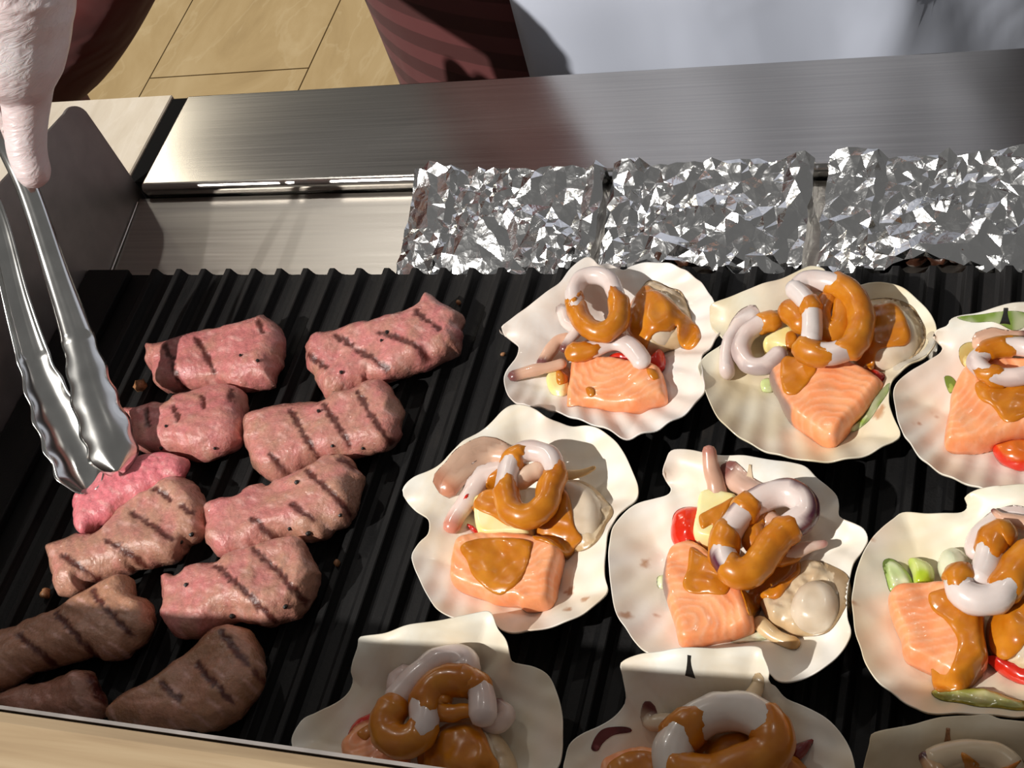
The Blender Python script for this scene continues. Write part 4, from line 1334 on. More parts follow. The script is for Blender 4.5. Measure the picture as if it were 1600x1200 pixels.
# ---- shell 6: middle row, right edge
k = crop(1320, 750, .31674)
shell('f', 'cream scallop shell cut by the right edge, middle row, with leek and onion',
      k([(590, 85, .024), (640, 50, .026), (720, 35, .027), (884, 30, .027), (1050, 40, .027), (1150, 80, .026), (1180, 180), (1240, 300), (1280, 450), (1290, 620), (1260, 800), (1180, 980), (1050, 1110), (900, 1165), (760, 1160), (600, 1150), (480, 1150), (400, 1145), (350, 1125), (300, 1100), (240, 1055), (180, 1008), (130, 950), (95, 890), (75, 820), (50, 750), (40, 660), (34, 590), (42, 520), (62, 430), (92, 360), (130, 290), (180, 240), (240, 190), (290, 158), (400, 165), (500, 165), (580, 155), (605, 125)]),
      k([(880, 120)])[0], white=lin(238, 232, 214), warm=lin(232, 218, 188), ribs=46, rib_amp=0.0005, hinge=k([(640, 50), (1150, 60)]), seed=36, stains=[k([(770, 80)])[0] + (.004,), k([(135, 320)])[0] + (.0012,), k([(45, 635)])[0] + (.0025,)])
veg('f', 'leek_ring', 'pale green leek loop left of the leek and onion shell salmon', 'leek', k([(190, 430), (220, 402), (270, 415), (320, 465), (345, 530), (300, 545), (230, 560), (205, 500)]), 0.009, 0.010, 0.005, lin(196, 212, 150), PALE, edge=lin(160, 184, 96), seed=16, group='leek slices')
veg('f', 'leek_slice', 'bright green leek piece between loop and onion bulb', 'leek', k([(310, 395), (345, 382), (430, 420), (440, 480), (400, 530), (345, 525), (330, 460)]), 0.010, 0.011, 0.005, lin(178, 202, 50), lin(214, 222, 150), seed=17, group='leek slices')
veg('f', 'onion_bulb', 'round translucent onion bulb behind the salmon', 'onion', k([(455, 415), (475, 355), (530, 330), (590, 350), (620, 410), (600, 470), (540, 495), (480, 475)]), 0.018, 0.014, 0.004, lin(206, 212, 178), lin(222, 224, 196), r=0.014, seed=18, group='onion pieces')
veg('f', 'tomato_half', 'red tomato rim beneath the scallop at the right edge', 'tomato', k([(690, 870), (720, 900), (790, 960), (884, 1005), (980, 1020), (1000, 960), (880, 900), (760, 860)]), 0.010, 0.011, 0.004, RED, RED2, r=0.004, seed=19, group='tomato pieces')
veg('f', 'leek_stalk', 'long charred-tip leek stalk at the bottom of the leek and onion shell', 'leek', k([(428, 1045), (460, 1030), (560, 1028), (700, 1030), (820, 1075), (920, 1120), (900, 1160), (780, 1150), (620, 1130), (490, 1100), (440, 1075)]), 0.010, 0.012, 0.006, lin(214, 208, 150), lin(186, 186, 90), edge=lin(170, 160, 60), seed=20, group='leek slices')
scallop('f', 'sauce glazed scallop at the right edge of the middle row',
        k([(700, 700), (760, 620), (884, 530), (1000, 560), (1060, 680), (1060, 850), (980, 970), (850, 950), (740, 880), (700, 800)]),
        k([(750, 700), (820, 620), (920, 590), (1000, 660), (1010, 800), (940, 890), (830, 880), (760, 800)]), zm=0.011, h=0.014, muscle_h=0.02,
        sauce=[k([(710, 760), (740, 660), (820, 600), (900, 560), (980, 620), (980, 760), (900, 800), (860, 850), (780, 890), (720, 850)])], seed=91)
salmon('f', 'blocky salmon with sauce down its right side in the leek and onion shell',
       k([(215, 610), (240, 560), (300, 540), (400, 528), (530, 528), (640, 590), (685, 630), (690, 760), (708, 880), (690, 925), (610, 1000), (540, 1020), (440, 955), (300, 890), (278, 800), (235, 700)]),
       h=0.019, zmid=0.013, grain=k([(300, 420)])[0], seed=92, sauce=[k([(410, 570), (450, 545), (530, 535), (640, 600), (680, 650), (690, 780), (706, 880), (690, 925), (600, 1030), (520, 1045), (450, 1040), (430, 965), (510, 945), (555, 800), (500, 700), (430, 640)])])
squid('f', 'pale squid flap near the hinge of the leek and onion shell', k([(650, 350), (680, 270), (750, 220), (830, 210), (920, 230)]), 0.0058, 0.020, seed=93, flat=0.8)
arm('f', 'thin brown squid arm tip by the hinge of the leek and onion shell', k([(900, 215), (820, 195), (770, 180), (728, 148)]), 0.0036, 0.0014, 0.026, seed=94)
squid('f', 'upper sauced squid bar in the leek and onion shell', k([(780, 270), (740, 290), (720, 350), (700, 430), (665, 490)]), 0.0066, 0.029, seed=95, sauces=[(0.05, 0.5)], base_col=lin(230, 217, 212))
squid('f', 'hooked white squid piece with sauce dabs over the leek shell salmon', k([(570, 480), (580, 550), (650, 590), (740, 585), (800, 520), (850, 440), (920, 360)]), 0.0072, 0.030, seed=96, sauces=[(0.0, 0.12), (0.58, 1.0)], base_col=lin(230, 217, 212))

# ---- shell 7: front row, left
k = crop(450, 940, .275)
shell('g', 'white scallop shell in the front row nearest the wooden ledge',
      k([(400, 210, .034), (420, 195, .034), (560, 180, .034), (700, 140, .034), (900, 100, .034), (1080, 60, .034), (1140, 55, .034), (1165, 80, .034), (1190, 150, .032), (1240, 220, .029), (1265, 330, .025), (1310, 350, .022), (1400, 370), (1480, 420), (1520, 500), (1550, 600), (1560, 720), (1555, 850), (1530, 945), (1440, 1060), (1250, 1150), (1000, 1190), (700, 1190), (420, 1120), (200, 1010), (60, 880), (20, 790), (80, 670), (160, 630), (260, 580), (340, 520), (370, 450, .021), (358, 400, .026), (370, 330, .03), (395, 260, .033)]),
      k([(730, 210)])[0], rim=0.019, white=lin(240, 236, 222), warm=lin(232, 220, 196), ribs=44, rib_amp=0.0004, hinge=k([(400, 210), (1140, 55)]), seed=37)
veg('g', 'tomato_wedge', 'red tomato wedge in the shell nearest the wooden ledge', 'tomato', k([(340, 790), (370, 710), (440, 650), (550, 620), (590, 680), (540, 780), (440, 850)]), 0.017, 0.013, 0.004, RED, RED2, r=0.01, seed=21, group='tomato pieces')
salmon('g', 'shaded salmon piece half hidden behind the wooden ledge', k([(320, 830), (400, 750), (500, 700), (620, 720), (680, 850), (640, 960), (480, 1000), (350, 930)]), h=0.018, zmid=0.013, grain=k([(420, 760)])[0], seed=101, sauce=[k([(390, 750), (450, 700), (560, 690), (560, 760), (480, 760), (440, 790)])])
scallop('g', 'scallop flooded with sauce in the shell nearest the ledge',
        k([(830, 760), (940, 680), (1080, 680), (1200, 750), (1290, 900), (1280, 1020), (1100, 1080), (900, 1060), (790, 950), (780, 850)]),
        k([(860, 770), (960, 710), (1080, 710), (1170, 790), (1200, 920), (1100, 1020), (940, 1010), (850, 900)]), zm=0.012, h=0.015, muscle_h=0.022,
        sauce=[k([(740, 860), (830, 750), (940, 690), (1060, 680), (1120, 750), (1160, 850), (1200, 950), (1100, 1030), (900, 1030), (760, 960)])], seed=102)
arm('g', 'small pale squid frill right of the loops in the ledge shell', k([(1120, 680), (1190, 700), (1240, 640), (1190, 590)]), 0.0052, 0.004, 0.016, seed=103, col=lin(226, 204, 192))
squid('g', 'thick white squid arm arching over the ledge shell', k([(620, 560), (690, 480), (780, 395), (880, 335), (970, 325), (1015, 370), (980, 420)]), 0.0072, 0.028, seed=104, base_col=lin(236, 216, 208))
squid('g', 'small squid stub left of the arching arm in the ledge shell', k([(620, 500), (630, 450), (680, 420)]), 0.0058, 0.020, seed=105, base_col=lin(228, 204, 196))
squid('g', 'deep sauced squid loop in the ledge shell', k([(600, 600), (560, 680), (570, 760), (640, 800), (730, 770), (775, 690), (780, 580), (830, 490), (920, 450), (1010, 450)]), 0.0072, 0.031, seed=106, sauces=[(0.0, 0.5), (0.62, 1.0)])
squid('g', 'white squid arm curving down the right of the sauced loop', k([(1010, 450), (1080, 490), (1105, 570), (1105, 650)]), 0.0066, 0.029, seed=107, sauces=[(0.0, 0.45)])
arm('g', 'thin sauced squid tip pointing right inside the ledge shell loop', k([(880, 560), (850, 610), (920, 635), (1000, 625), (1080, 615)]), 0.0050, 0.0022, 0.029, seed=108, sauces=[(0.0, 0.9)])

# ---- shell 8: front row, middle
k = crop(870, 1000, .3)
shell('h', 'white scallop shell in the front row with a black hinge spot and one big ring',
      k([(335, 120, .036), (430, 75, .037), (560, 62, .037), (680, 50, .037), (800, 45, .037), (900, 38, .037), (1050, 35, .037), (1075, 80, .037), (1105, 160, .034), (1100, 215, .028), (1140, 240, .024), (1190, 300, .021), (1280, 340), (1380, 390), (1450, 450), (1510, 530), (1545, 620), (1550, 720), (1480, 860), (1320, 980), (1080, 1060), (800, 1080), (500, 1040), (250, 940), (90, 800), (35, 690), (45, 600), (70, 540), (130, 490), (220, 450), (300, 400), (350, 340, .022), (360, 290, .028), (340, 180, .034)]),
      k([(690, 150)])[0], rim=0.018, white=lin(242, 240, 230), warm=lin(234, 222, 200), ribs=44, rib_amp=0.0004, hinge=k([(335, 120), (1050, 35)]), seed=38, pit=k([(690, 135)])[0] + (.0045,))
arm('h', 'tan squid flap rising to the hinge of the black spotted shell', k([(960, 350), (1010, 300), (1055, 225)]), 0.005, 0.0032, 0.024, seed=111, col=lin(222, 196, 160), tipc=lin(208, 180, 140))
arm('h', 'pale squid arm lying behind the big ring in the front row', k([(720, 430), (620, 440), (540, 430), (480, 425), (490, 370)]), 0.0062, 0.003, 0.015, seed=112, col=lin(226, 204, 176), tipc=lin(110, 60, 66))
veg('h', 'red_onion_strip', 'purple red onion strip at the left of the black spotted shell', 'onion', k([(178, 565), (210, 510), (270, 470), (370, 462), (390, 480), (300, 500), (240, 540), (210, 575)]), 0.006, 0.014, 0.009, lin(110, 36, 38), lin(140, 56, 56), seed=22, group='onion pieces')
veg('h', 'red_onion_piece', 'dark red pointed onion piece right of the big ring', 'onion', k([(1190, 550), (1250, 525), (1332, 508), (1310, 560), (1260, 612), (1220, 600)]), 0.007, 0.014, 0.008, lin(112, 26, 26), lin(140, 40, 36), seed=23, group='onion pieces')
veg('h', 'leek_slice', 'green leek bit at the upper right of the big ring', 'leek', k([(1070, 370), (1110, 375), (1150, 420), (1140, 450), (1090, 430)]), 0.008, 0.012, 0.006, GRN, lin(130, 150, 60), seed=24, group='leek slices')
salmon('h', 'sauce soaked salmon piece left of the big front ring', k([(250, 650), (340, 590), (460, 570), (580, 620), (620, 760), (500, 860), (320, 830), (240, 740)]), h=0.018, zmid=0.013, grain=k([(300, 650)])[0], seed=113, sauce=[k([(260, 660), (350, 590), (440, 575), (560, 620), (600, 740), (480, 800), (320, 770)])])
scallop('h', 'scallop drowned in sauce under the big front ring',
        k([(720, 560), (820, 470), (960, 430), (1080, 480), (1200, 600), (1300, 700), (1200, 850), (950, 880), (760, 800), (690, 680)]),
        k([(780, 580), (880, 500), (1000, 500), (1100, 600), (1150, 720), (1050, 800), (880, 800), (770, 700)]), zm=0.011, h=0.014, muscle_h=0.02,
        sauce=[k([(700, 600), (780, 510), (900, 440), (1020, 450), (1120, 560), (1220, 600), (1310, 680), (1250, 800), (1050, 860), (850, 850), (720, 760)])], seed=114)
squid('h', 'big squid ring with white top and sauced bottom in the front row', k([(600, 620), (630, 520), (710, 440), (810, 385), (930, 370), (1050, 410), (1120, 490), (1110, 580), (1030, 640), (920, 680), (820, 720), (700, 710), (620, 680)]), 0.0090, 0.030, closed=True, seed=115, sauces=[(0.1, 0.19), (0.47, 0.98)], base_col=lin(230, 218, 208))

# ---- shell 9: bottom right corner
k = crop(1300, 1080, .1875)
shell('i', 'shaded scallop shell in the bottom right corner',
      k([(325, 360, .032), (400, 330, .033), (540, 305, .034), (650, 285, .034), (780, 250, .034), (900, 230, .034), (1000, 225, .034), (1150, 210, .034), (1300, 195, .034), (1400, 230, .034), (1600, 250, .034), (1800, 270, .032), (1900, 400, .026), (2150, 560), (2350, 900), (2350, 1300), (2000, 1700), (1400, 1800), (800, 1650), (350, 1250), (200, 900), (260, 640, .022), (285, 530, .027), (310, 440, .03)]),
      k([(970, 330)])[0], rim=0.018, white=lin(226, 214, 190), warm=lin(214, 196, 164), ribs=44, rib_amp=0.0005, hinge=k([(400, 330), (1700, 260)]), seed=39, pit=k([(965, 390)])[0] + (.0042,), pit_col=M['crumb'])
squid('i', 'pale squid flap in the bottom right corner shell', k([(850, 600), (1000, 540), (1200, 520), (1380, 550), (1500, 640)]), 0.0058, 0.036, seed=121, base_col=lin(222, 200, 168))
arm('i', 'dark tipped squid arm in the bottom right corner shell', k([(900, 760), (850, 640), (780, 545)]), 0.005, 0.003, 0.038, seed=122, col=lin(200, 160, 120), tipc=lin(80, 40, 40))
scallop('i', 'sauced scallop barely showing in the bottom right corner', k([(1050, 700), (1250, 600), (1500, 620), (1700, 760), (1700, 950), (1400, 1050), (1100, 950)]), k([(1150, 740), (1300, 660), (1500, 690), (1600, 820), (1450, 950), (1200, 900)]), seed=123, sauce=[k([(1100, 720), (1250, 620), (1450, 630), (1600, 760), (1450, 900), (1180, 860)])])

# ------------------------------------------------------------------ foil parcels in the trough
def trough_z(y):
    return -0.0235 + 0.011 * np.clip(y, 0, 0.0765) / 0.0765


def foil_parcel(label, x0, x1, seed, arch=None, flange=(0.22, 0.07), skew=0.004):
    r = np.random.RandomState(seed)
    y0, y1 = 0.0045, 0.0775
    W, Hh = x1 - x0, y1 - y0
    B = []
    nx, ny = int(W / 0.0055), int(Hh / 0.0055)
    for i in range(nx):
        B.append((i / nx, 0))
    for i in range(ny):
        B.append((1, i / ny))
    for i in range(nx):
        B.append((1 - i / nx, 1))
    for i in range(ny):
        B.append((0, 1 - i / ny))
    B = np.array(B, float)
    nb = len(B)
    pts = []
    tries = 0
    while len(pts) < int(W * Hh / 2.6e-5) and tries < 20000:
        tries += 1
        p = r.rand(2) * 0.96 + 0.02
        dmin = 0.0026 + 0.0052 * (0.5 + 0.5 * math.sin(7 * p[0] + seed) * math.cos(6 * p[1] + seed))
        if all((abs(q[0] - p[0]) * W) ** 2 + (abs(q[1] - p[1]) * Hh) ** 2 > dmin ** 2 for q in pts[-600:]):
            pts.append(p)
    # points along the main creases so that the folds read as sharp lines
    for t in np.linspace(0.02, 0.98, 16):
        pts += [np.array([flange[0] - 0.015, t]), np.array([flange[0] + 0.02, t]), np.array([1 - flange[1] - 0.02, t])]
    for t in np.linspace(flange[0] + 0.05, 1 - flange[1] - 0.05, 22):
        vc = 0.30 + 0.26 * math.sin(math.pi * (t - flange[0]) / (1 - flange[0] - flange[1])) ** 1.2
        pts += [np.array([t, vc]), np.array([t, vc + 0.05])]
    A = np.vstack([B, np.array(pts)])
    vs, es, fs, ov, oe, of = delaunay_2d_cdt([Vector((p[0] * W, p[1] * Hh)) for p in A], [(i, (i + 1) % nb) for i in range(nb)], [], 1, 1e-7)
    X = np.array([(v.x / W, v.y / Hh) for v in vs])
    u, v = X[:, 0], X[:, 1]
    x = x0 + u * W + skew * (v - 0.5)
    y = y0 + v * Hh
    vc = 0.30 + 0.26 * np.sin(np.pi * np.clip((u - flange[0]) / (1 - flange[0] - flange[1]), 0, 1)) ** 1.2
    hump = np.sin(np.pi * np.clip((u - flange[0] * 0.6) / (1 - flange[0] * 0.6 - flange[1] * 0.5), 0, 1)) ** 0.6
    base = -0.0195 + 0.024 * v
    body = base + 0.010 * hump * np.where(v < vc, (v / np.maximum(vc, .05)) ** 0.8, 1 - 0.75 * sstep(0, 0.1, v - vc) * (1 - 0.6 * (v - vc)))
    fl = (-0.0185 + 0.0285 * v)
    isfl = u < flange[0]
    z = np.where(isfl, fl + 0.0015 * np.sin(u / flange[0] * 3.1), body)
    z += 0.0034 * np.exp(-((u - flange[0] + 0.015) / 0.018) ** 2) * (0.4 + 0.6 * v)
    z += 0.010 * np.exp(-((u - 1 + flange[1] * 0.5) / (flange[1] * 0.55)) ** 2) * sstep(0.2, 1, v)
    z += 0.004 * sstep(0.86, 1, v) * np.exp(-((u - flange[0] * 0.5) / (flange[0] * 0.5)) ** 2)
    if arch:
        z += arch[2] * np.exp(-((u - arch[0]) / arch[1]) ** 2) * (1 - sstep(0.0, 0.45, v))
        y = y + 0.008 * np.exp(-((u - arch[0]) / arch[1]) ** 2) * (1 - sstep(0, 0.3, v))
    edge = np.minimum(np.minimum(u, 1 - u) * W, np.minimum(v, 1 - v) * Hh)
    z += r.normal(size=len(z)) * 0.0010
    x = x + r.normal(size=len(z)) * 0.0005
    y = y + np.where(edge < 0.002, r.normal(size=len(z)) * 0.0012, 0)
    zf = trough_z(y) + 0.0006
    z = np.maximum(z, zf)
    V = np.c_[x, y, z]
    T = [tuple(f) for f in fs]
    T = [t if ((V[t[1]][0] - V[t[0]][0]) * (V[t[2]][1] - V[t[0]][1]) - (V[t[2]][0] - V[t[0]][0]) * (V[t[1]][1] - V[t[0]][1])) > 0 else (t[0], t[2], t[1]) for t in T]
    # skirt down to the trough and a bottom sheet
    cnt = set()
    for t in T:
        for a in range(3):
            cnt.add((t[a], t[(a + 1) % 3]))
    be = [e for e in cnt if (e[1], e[0]) not in cnt]
    bv = sorted({i for e in be for i in e})
    mp = {b: len(V) + i for i, b in enumerate(bv)}
    low = V[bv].copy()
    if arch:
        keep = np.exp(-((u[bv] - arch[0]) / arch[1]) ** 2) * (v[bv] < 0.02) > 0.25
    else:
        keep = np.zeros(len(bv), bool)
    kset = {b for b, kf in zip(bv, keep) if kf}
    low[:, 2] = trough_z(low[:, 1]) + 0.0004
    V = np.vstack([V, low])
    for a, b in be:
        if a in kset and b in kset:
            continue
        T += [(a, mp[a], mp[b]), (a, mp[b], b)]
    o = mesh('foil_parcel', V, T, M['foil'], smooth=False)
    set_props(o, label, 'foil parcel', 'foil parcels behind the grill')
    return o


foil_parcel('crumpled foil parcel at the left of the row, closed in front', 0.1795, 0.3125, 5)
foil_parcel('crumpled foil parcel in the middle of the row with an arched opening', 0.3185, 0.4445, 6, arch=(0.42, 0.24, 0.011), flange=(0.14, 0.12))
foil_parcel('crumpled foil parcel at the right end of the row, cut by the frame', 0.4535, 0.6050, 8, arch=(0.42, 0.22, 0.012), flange=(0.2, 0.3))
for nm, xs, lab in (('m', (0.357, 0.372, 0.385), 'dark brown roasted lump showing under the middle foil parcel'), ('r', (0.508, 0.521, 0.533), 'dark brown roasted lump showing under the right foil parcel')):
    for q, xx in enumerate(xs):
        bm = bmesh.new()
        bmesh.ops.create_icosphere(bm, subdivisions=3, radius=0.0085)
        V = np.array([v.co[:] for v in bm.verts])
        Fc = [[v.index for v in f.verts] for f in bm.faces]
        bm.free()
        V *= (1 + 0.16 * nz(V, 110, q + 40 + len(xs), 2))[:, None] * np.array([0.9, 1.1, 0.75])
        V += np.array([xx, 0.022, 0]) - [0, 0, V[:, 2].min()]
        V[:, 2] += trough_z(np.array([0.022]))[0] + 0.001
        set_props(mesh('roasted_lump', V, Fc, M['dark_food']), ('leftmost ', 'middle ', 'rightmost ')[q] + lab, 'food', 'roasted lumps under the %s foil parcel' % ('middle' if nm == 'm' else 'right'))

# ------------------------------------------------------------------ tongs
def tong_arm(path, widths, sign, head_from, bow, parent):
    """bent sheet-steel arm: path in photograph pixels with heights; scalloped spoon head at the end"""
    P = np.array([U(p[0], p[1], p[2]) for p in path])
    S = catmull(np.c_[P, widths], False, 0.0022)
    C3, Wd = S[:, :3], S[:, 3]
    n = len(C3)
    T = np.gradient(C3, axis=0)
    T /= np.linalg.norm(T, axis=1)[:, None]
    m = 17
    V = []
    acc = np.concatenate([[0], np.cumsum(np.linalg.norm(np.diff(C3, axis=0), axis=1))])
    L = acc[-1]
    for i in range(n):
        N = CC - C3[i]
        N /= np.linalg.norm(N)
        Sd = np.cross(T[i], N)
        Sd /= np.linalg.norm(Sd)
        N = np.cross(Sd, T[i])
        h = acc[i] / L
        inhead = sstep(head_from, head_from + 0.04, h)
        wv = inhead * 0.07 * math.sin((h - head_from) * 80)
        tipr = math.sqrt(max(1 - max((h - 0.93) / 0.072, 0) ** 2, 0.06))
        half = Wd[i] / 2 * tipr
        for k in range(m):
            s_ = -1 + 2 * k / (m - 1)
            dep = bow * Wd[i] * (1 - s_ * s_) if inhead > 0.5 else bow * Wd[i] * (1 - abs(s_) ** 4) * (1 + 0.0 * inhead)
            rib = 0.0008 * math.exp(-(s_ / 0.25) ** 2) * (1 - inhead)
            V.append(C3[i] + Sd * half * (s_ + wv * math.copysign(abs(s_) ** 4, s_)) + N * sign * (dep + rib))
    Fc = [(i * m + k, i * m + k + 1, (i + 1) * m + k + 1, (i + 1) * m + k) for i in range(n - 1) for k in range(m - 1)]
    o = mesh('arm', np.array(V), Fc, M['tongs'], parent=parent)
    sm = o.modifiers.new('solid', 'SOLIDIFY')
    sm.thickness = 0.0009
    sm.offset = 0
    return o


troot = empty('tongs', U(150, 745, 0.015), 'stainless steel tongs with scalloped tips held by the gloved hand', 'tongs')
tong_arm([(-22, 150, .180), (10, 225, .150), (45, 300, .126), (85, 420, .092), (122, 530, .066), (148, 625, .046), (172, 690, .033), (184, 742, .024)],
         [0.0105, 0.0118, 0.0128, 0.0145, 0.0190, 0.0265, 0.0295, 0.0270], 1, 0.62, 0.28, troot)
tong_arm([(-60, 170, .172), (-38, 260, .150), (-4, 350, .120), (26, 470, .086), (58, 575, .060), (90, 650, .043), (118, 710, .030), (140, 768, .021)],
         [0.0105, 0.0118, 0.0130, 0.0155, 0.0205, 0.0285, 0.0310, 0.0270], -1, 0.60, 0.26, troot)

# ------------------------------------------------------------------ people
def loft_vf(rings, seg=40):
    """rings of (x, y, z, rx, ry[, tilt]) joined and capped"""
    R = catmull(np.array([list(r) + [0] * (6 - len(r)) for r in rings], float), False, 0.02)
    V, Fc = [], []
    for r in R:
        for k in range(seg):
            a = 2 * math.pi * k / seg
            V.append((r[0] + r[3] * math.cos(a), r[1] + r[4] * math.sin(a), r[2] + r[5] * r[3] * math.cos(a)))
    n = len(R)
    for i in range(n - 1):
        for k in range(seg):
            Fc.append((i * seg + k, i * seg + (k + 1) % seg, (i + 1) * seg + (k + 1) % seg, (i + 1) * seg + k))
    Fc += [tuple(range(seg - 1, -1, -1)), tuple(range((n - 1) * seg, n * seg))]
    return np.array(V), Fc


def union(parts):
    V, Fc = [], []
    for v, f in parts:
        b = len(V)
        V += [tuple(p) for p in v]
        Fc += [tuple(int(i) + b for i in q) for q in f]
    return np.array(V), Fc


def voxel(o, size, it=6):
    m = o.modifiers.new('merge', 'REMESH')
    m.mode = 'VOXEL'
    m.voxel_size = size
    m.use_smooth_shade = True
    s_ = o.modifiers.new('smooth', 'SMOOTH')
    s_.factor = 0.5
    s_.iterations = it
    return o


def limb(path, radii, step=0.012, seg=18):
    V, Fc, A, T = tube_vf(path, radii, False, 1.0, seg, step)
    return V, Fc


def head_vf(c, s=1.0):
    x, y, z = c
    skull = loft_vf([(x, y, z - .115, .045, .05), (x, y - .01, z - .09, .058, .07), (x, y, z - .03, .072, .088), (x, y, z + .03, .076, .095), (x, y, z + .08, .064, .08), (x, y, z + .112, .025, .03)], 28)
    nose = loft_vf([(x, y - .088, z - .035, .016, .02), (x, y - .088, z - .01, .011, .016), (x, y - .086, z + .02, .008, .008)], 12)
    ears = [limb([(x + q * .074, y + .005, z - .03), (x + q * .082, y + .012, z), (x + q * .078, y + .012, z + .03)], [.008, .011, .008]) for q in (-1, 1)]
    lips = limb([(x - .022, y - .080, z - .062), (x, y - .087, z - .061), (x + .022, y - .080, z - .062)], [.004, .007, .004])
    return [skull, nose, lips] + ears


def hand_vf(w, d, side):
    """relaxed hand: wrist point, direction down the hand, side of the thumb"""
    w, d = np.array(w), np.array(d) / np.linalg.norm(d)
    s = np.cross(d, [0, 1, 0])
    s /= np.linalg.norm(s)
    out = [limb([w, w + d * .04, w + d * .085], [.026, .036, .03])]
    for q, ln in zip((-1.5, -.5, .5, 1.5), (.06, .072, .076, .066)):
        b = w + d * .085 + s * q * .017
        out.append(limb([b - d * .02, b + d * ln * .5 + np.array([0, -.006, 0]), b + d * ln + np.array([0, -.02, 0])], [.0095, .009, .0075]))
    b = w + d * .03 + s * side * .024
    out.append(limb([b, b + s * side * .02 + d * .03, b + s * side * .022 + d * .06 + np.array([0, -.01, 0])], [.013, .011, .009]))
    return out


FZ = -0.90

# chef in the middle, white apron over a striped maroon tunic
cx, cy = 0.318, 0.405
p2 = empty('person', (cx, cy, FZ), 'person in a striped maroon tunic and white apron standing behind the steel counter', 'person')
legs = [[(cx + q * .10, cy + .01, FZ + .09), (cx + q * .10, cy, FZ + .45), (cx + q * .105, cy, -.08)] for q in (-1, 1)]
feet = [loft_vf([(cx + q * .10, cy - .05, FZ + .002, .045, .125), (cx + q * .10, cy - .05, FZ + .03, .045, .125), (cx + q * .10, cy - .01, FZ + .07, .042, .07), (cx + q * .10, cy + .01, FZ + .11, .045, .05)], 24) for q in (-1, 1)]
sh = .50
arms = [[(cx + q * .20, cy, sh - .02), (cx + q * .275, cy + .06, .22), (cx + q * .17, cy + .17, .05)] for q in (-1, 1)]
bodyparts = head_vf((cx, cy - .02, .72)) + [limb([(cx, cy, sh - .02), (cx, cy - .01, .62)], [.06, .055]),
             loft_vf([(cx, cy, -.10, .15, .10), (cx, cy, .1, .14, .09), (cx, cy, .35, .16, .10), (cx, cy, sh, .13, .07)])]
for q, a in zip((-1, 1), arms):
    bodyparts.append(limb(a, [.05, .042, .028]))
    bodyparts += hand_vf(a[2], (-q * .5, .1, -.8), -q)
for l in legs:
    bodyparts.append(limb(l, [.045, .055, .08]))
V, Fc = union(bodyparts)
voxel(mesh('body', V, Fc, M['skin'], parent=p2), 0.008)
hp = loft_vf([(cx, cy + .02, .70, .080, .09), (cx, cy + .01, .76, .084, .10), (cx, cy + .005, .81, .072, .09), (cx, cy, .84, .03, .04)], 28)
mesh('hair', hp[0], hp[1], M['hair'], parent=p2)
V, Fc = union([limb(l, [.058, .075, .10]) for l in legs] + [loft_vf([(cx, cy, -.25, .19, .12), (cx, cy, -.08, .18, .12)])])
voxel(mesh('trousers', V, Fc, M['trousers'], parent=p2), 0.01)
for f in feet:
    mesh('shoe', f[0], f[1], M['pepper'], parent=p2)
V, Fc = loft_vf([(cx - .02, cy, -.30, .296, .168), (cx - .02, cy, -.27, .298, .170), (cx - .02, cy, -.1, .292, .168), (cx - .022, cy, 0.02, .284, .160), (cx - .018, cy, .15, .250, .148), (cx, cy, .32, .222, .145), (cx, cy, .44, .215, .125), (cx, cy, sh, .17, .09), (cx, cy, sh + .035, .08, .07)], 72)
ang = np.arctan2(V[:, 1] - cy, V[:, 0] - cx)
V[:, :2] *= 1
tun = mesh('tunic', V, Fc, M['maroon'], parent=p2)
V, Fc = union([limb(a, [.068, .058, .044]) for a in arms])
voxel(mesh('sleeves', V, Fc, M['maroon'], parent=p2), 0.01)
# apron: a curved sheet wrapped round the front from the left third to the right side
V, Fc = [], []
na, nzz = 60, 46
for j in range(nzz):
    z = -.52 + j / (nzz - 1) * .92
    rx = np.interp(z, [-.52, -.3, -.1, .02, .15, .4], [.295, .290, .284, .274, .248, .232])
    ry = np.interp(z, [-.52, -.3, -.1, .02, .15, .4], [.200, .184, .176, .170, .156, .150])
    for i in range(na):
        a0 = math.radians(-115 + 7 * (z + .1))
        a = a0 + (math.radians(18) - a0) * i / (na - 1)
        fold = 0.0035 * math.sin(i * .55 + 3 * z) + 0.003 * math.sin(i * .23 - 9 * z + 1) + .006 * math.exp(-((i - 27 - 40 * z) / 1.6) ** 2) - .005 * math.exp(-((i - 29 + 60 * z) / 2.0) ** 2)
        V.append((cx + (rx + fold) * math.cos(a), cy + (ry + fold) * math.sin(a), z))
Fc = [(j * na + i, j * na + i + 1, (j + 1) * na + i + 1, (j + 1) * na + i) for j in range(nzz - 1) for i in range(na - 1)]
ap = mesh('apron', V, Fc, M['white_cloth'], parent=p2)
sm = ap.modifiers.new('solid', 'SOLIDIFY')
sm.thickness = 0.002

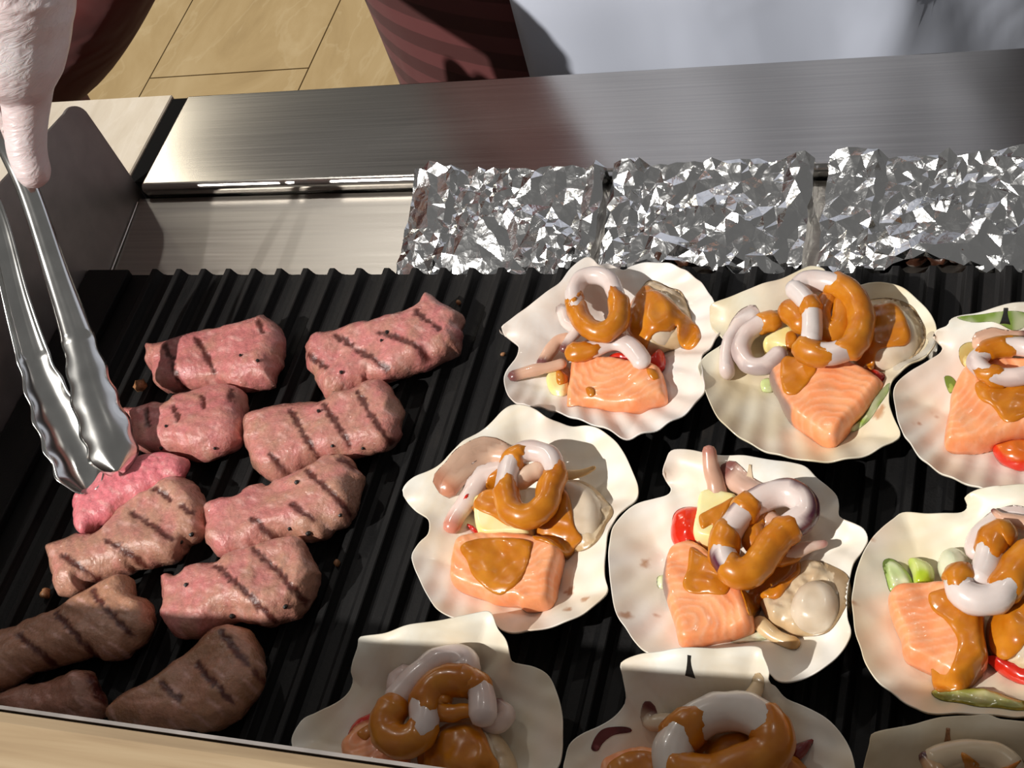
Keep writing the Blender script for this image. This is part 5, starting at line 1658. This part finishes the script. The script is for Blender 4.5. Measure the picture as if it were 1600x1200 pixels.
# chef at the left: one hand on the hip, the other reaching out with the tongs
bx, by = -0.68, 0.44
p1 = empty('person', (bx, by, FZ), 'person in a dark maroon tunic at the left, reaching out with a gloved hand', 'person')
legs = [[(bx + q * .10, by + .02, FZ + .09), (bx + q * .10, by, FZ + .45), (bx + q * .10, by, -.10)] for q in (-1, 1)]
feet = [loft_vf([(bx + q * .10, by - .04, FZ + .002, .045, .125), (bx + q * .10, by - .04, FZ + .03, .045, .125), (bx + q * .10, by, FZ + .07, .042, .07), (bx + q * .10, by + .02, FZ + .11, .045, .05)], 24) for q in (-1, 1)]
sh_l = np.array([bx + .20, by - .02, 0.47])
sh_r = np.array([bx - .15, by - .10, 0.46])
wrist = np.array([-0.075, 0.085, 0.270])
elbow = np.array([-0.40, 0.17, 0.32])
armR = [sh_r, elbow, wrist]
armL = [sh_l, np.array([-.50, .37, .04]), np.array([-.365, .345, -.045]), np.array([-.170, .335, .060])]
V, Fc = union(head_vf((bx + .02, by - .08, .70)) + [limb([(bx, by, .5), (bx + .01, by - .06, .62)], [.06, .055]), loft_vf([(bx, by, -.15, .16, .11), (bx, by, .1, .15, .10), (bx, by, .35, .16, .10), (bx, by, .5, .13, .07)]), limb(armR, [.052, .042, .028]), limb(armL, [.05, .042, .036, .028])] + hand_vf(armL[3] + np.array([-.02, .01, .0]), (-.9, .1, -.5), 1) + [limb(l, [.045, .055, .08]) for l in legs])
voxel(mesh('body', V, Fc, M['skin'], parent=p1), 0.008)
hp = loft_vf([(bx + .02, by - .06, .68, .080, .09), (bx + .02, by - .07, .74, .084, .10), (bx + .02, by - .075, .79, .072, .09), (bx + .02, by - .08, .82, .03, .04)], 28)
mesh('hair', hp[0], hp[1], M['hair'], parent=p1)
V, Fc = union([limb(l, [.058, .075, .10]) for l in legs])
voxel(mesh('trousers', V, Fc, M['trousers'], parent=p1), 0.01)
for f in feet:
    mesh('shoe', f[0], f[1], M['pepper'], parent=p1)
V, Fc = union([loft_vf([(bx, by, -.32, .21, .16), (bx, by, -.16, .21, .16), (bx, by, .05, .205, .15), (bx, by, .25, .20, .14), (bx, by, .42, .20, .13), (bx, by, .52, .13, .09)], 60),
               limb(armR[:2] + [wrist + np.array([-.07, .02, .02])], [.072, .062, .05]), limb(armL, [.066, .090, .098, .070])])
voxel(mesh('tunic', V, Fc, M['maroon_plain'], parent=p1), 0.008)

# gloved hand on the tongs: thumb down the near arm, fingers round the far side
G = lambda x, y, z: U(x, y, z)
hv = [limb([wrist + np.array([-.02, .02, .012]), G(8, -60, .240), G(22, 25, .212), G(22, 105, .190)], [.030, .031, .033, .028], .003, 20),
      limb([G(34, 60, .200), G(40, 130, .178), G(40, 190, .160), G(42, 235, .147), G(53, 272, .136)], [.021, .0165, .0132, .0120, .0108], .002, 20)]
for q, (fx, fy) in enumerate([(-20, 90), (-44, 70), (-66, 48), (-84, 24)]):
    hv.append(limb([G(fx + 44, fy - 10, .196), G(fx - 12, fy + 40, .188), G(fx - 34, fy + 95, .168), G(fx - 8, fy + 128, .150), G(fx + 22, fy + 122, .146)], [.0125, .0115, .0105, .0098, .0085], .003, 14))
V, Fc = union(hv)
gl = mesh('glove', V, Fc, M['glove'], parent=p1)
voxel(gl, 0.0016, 8)
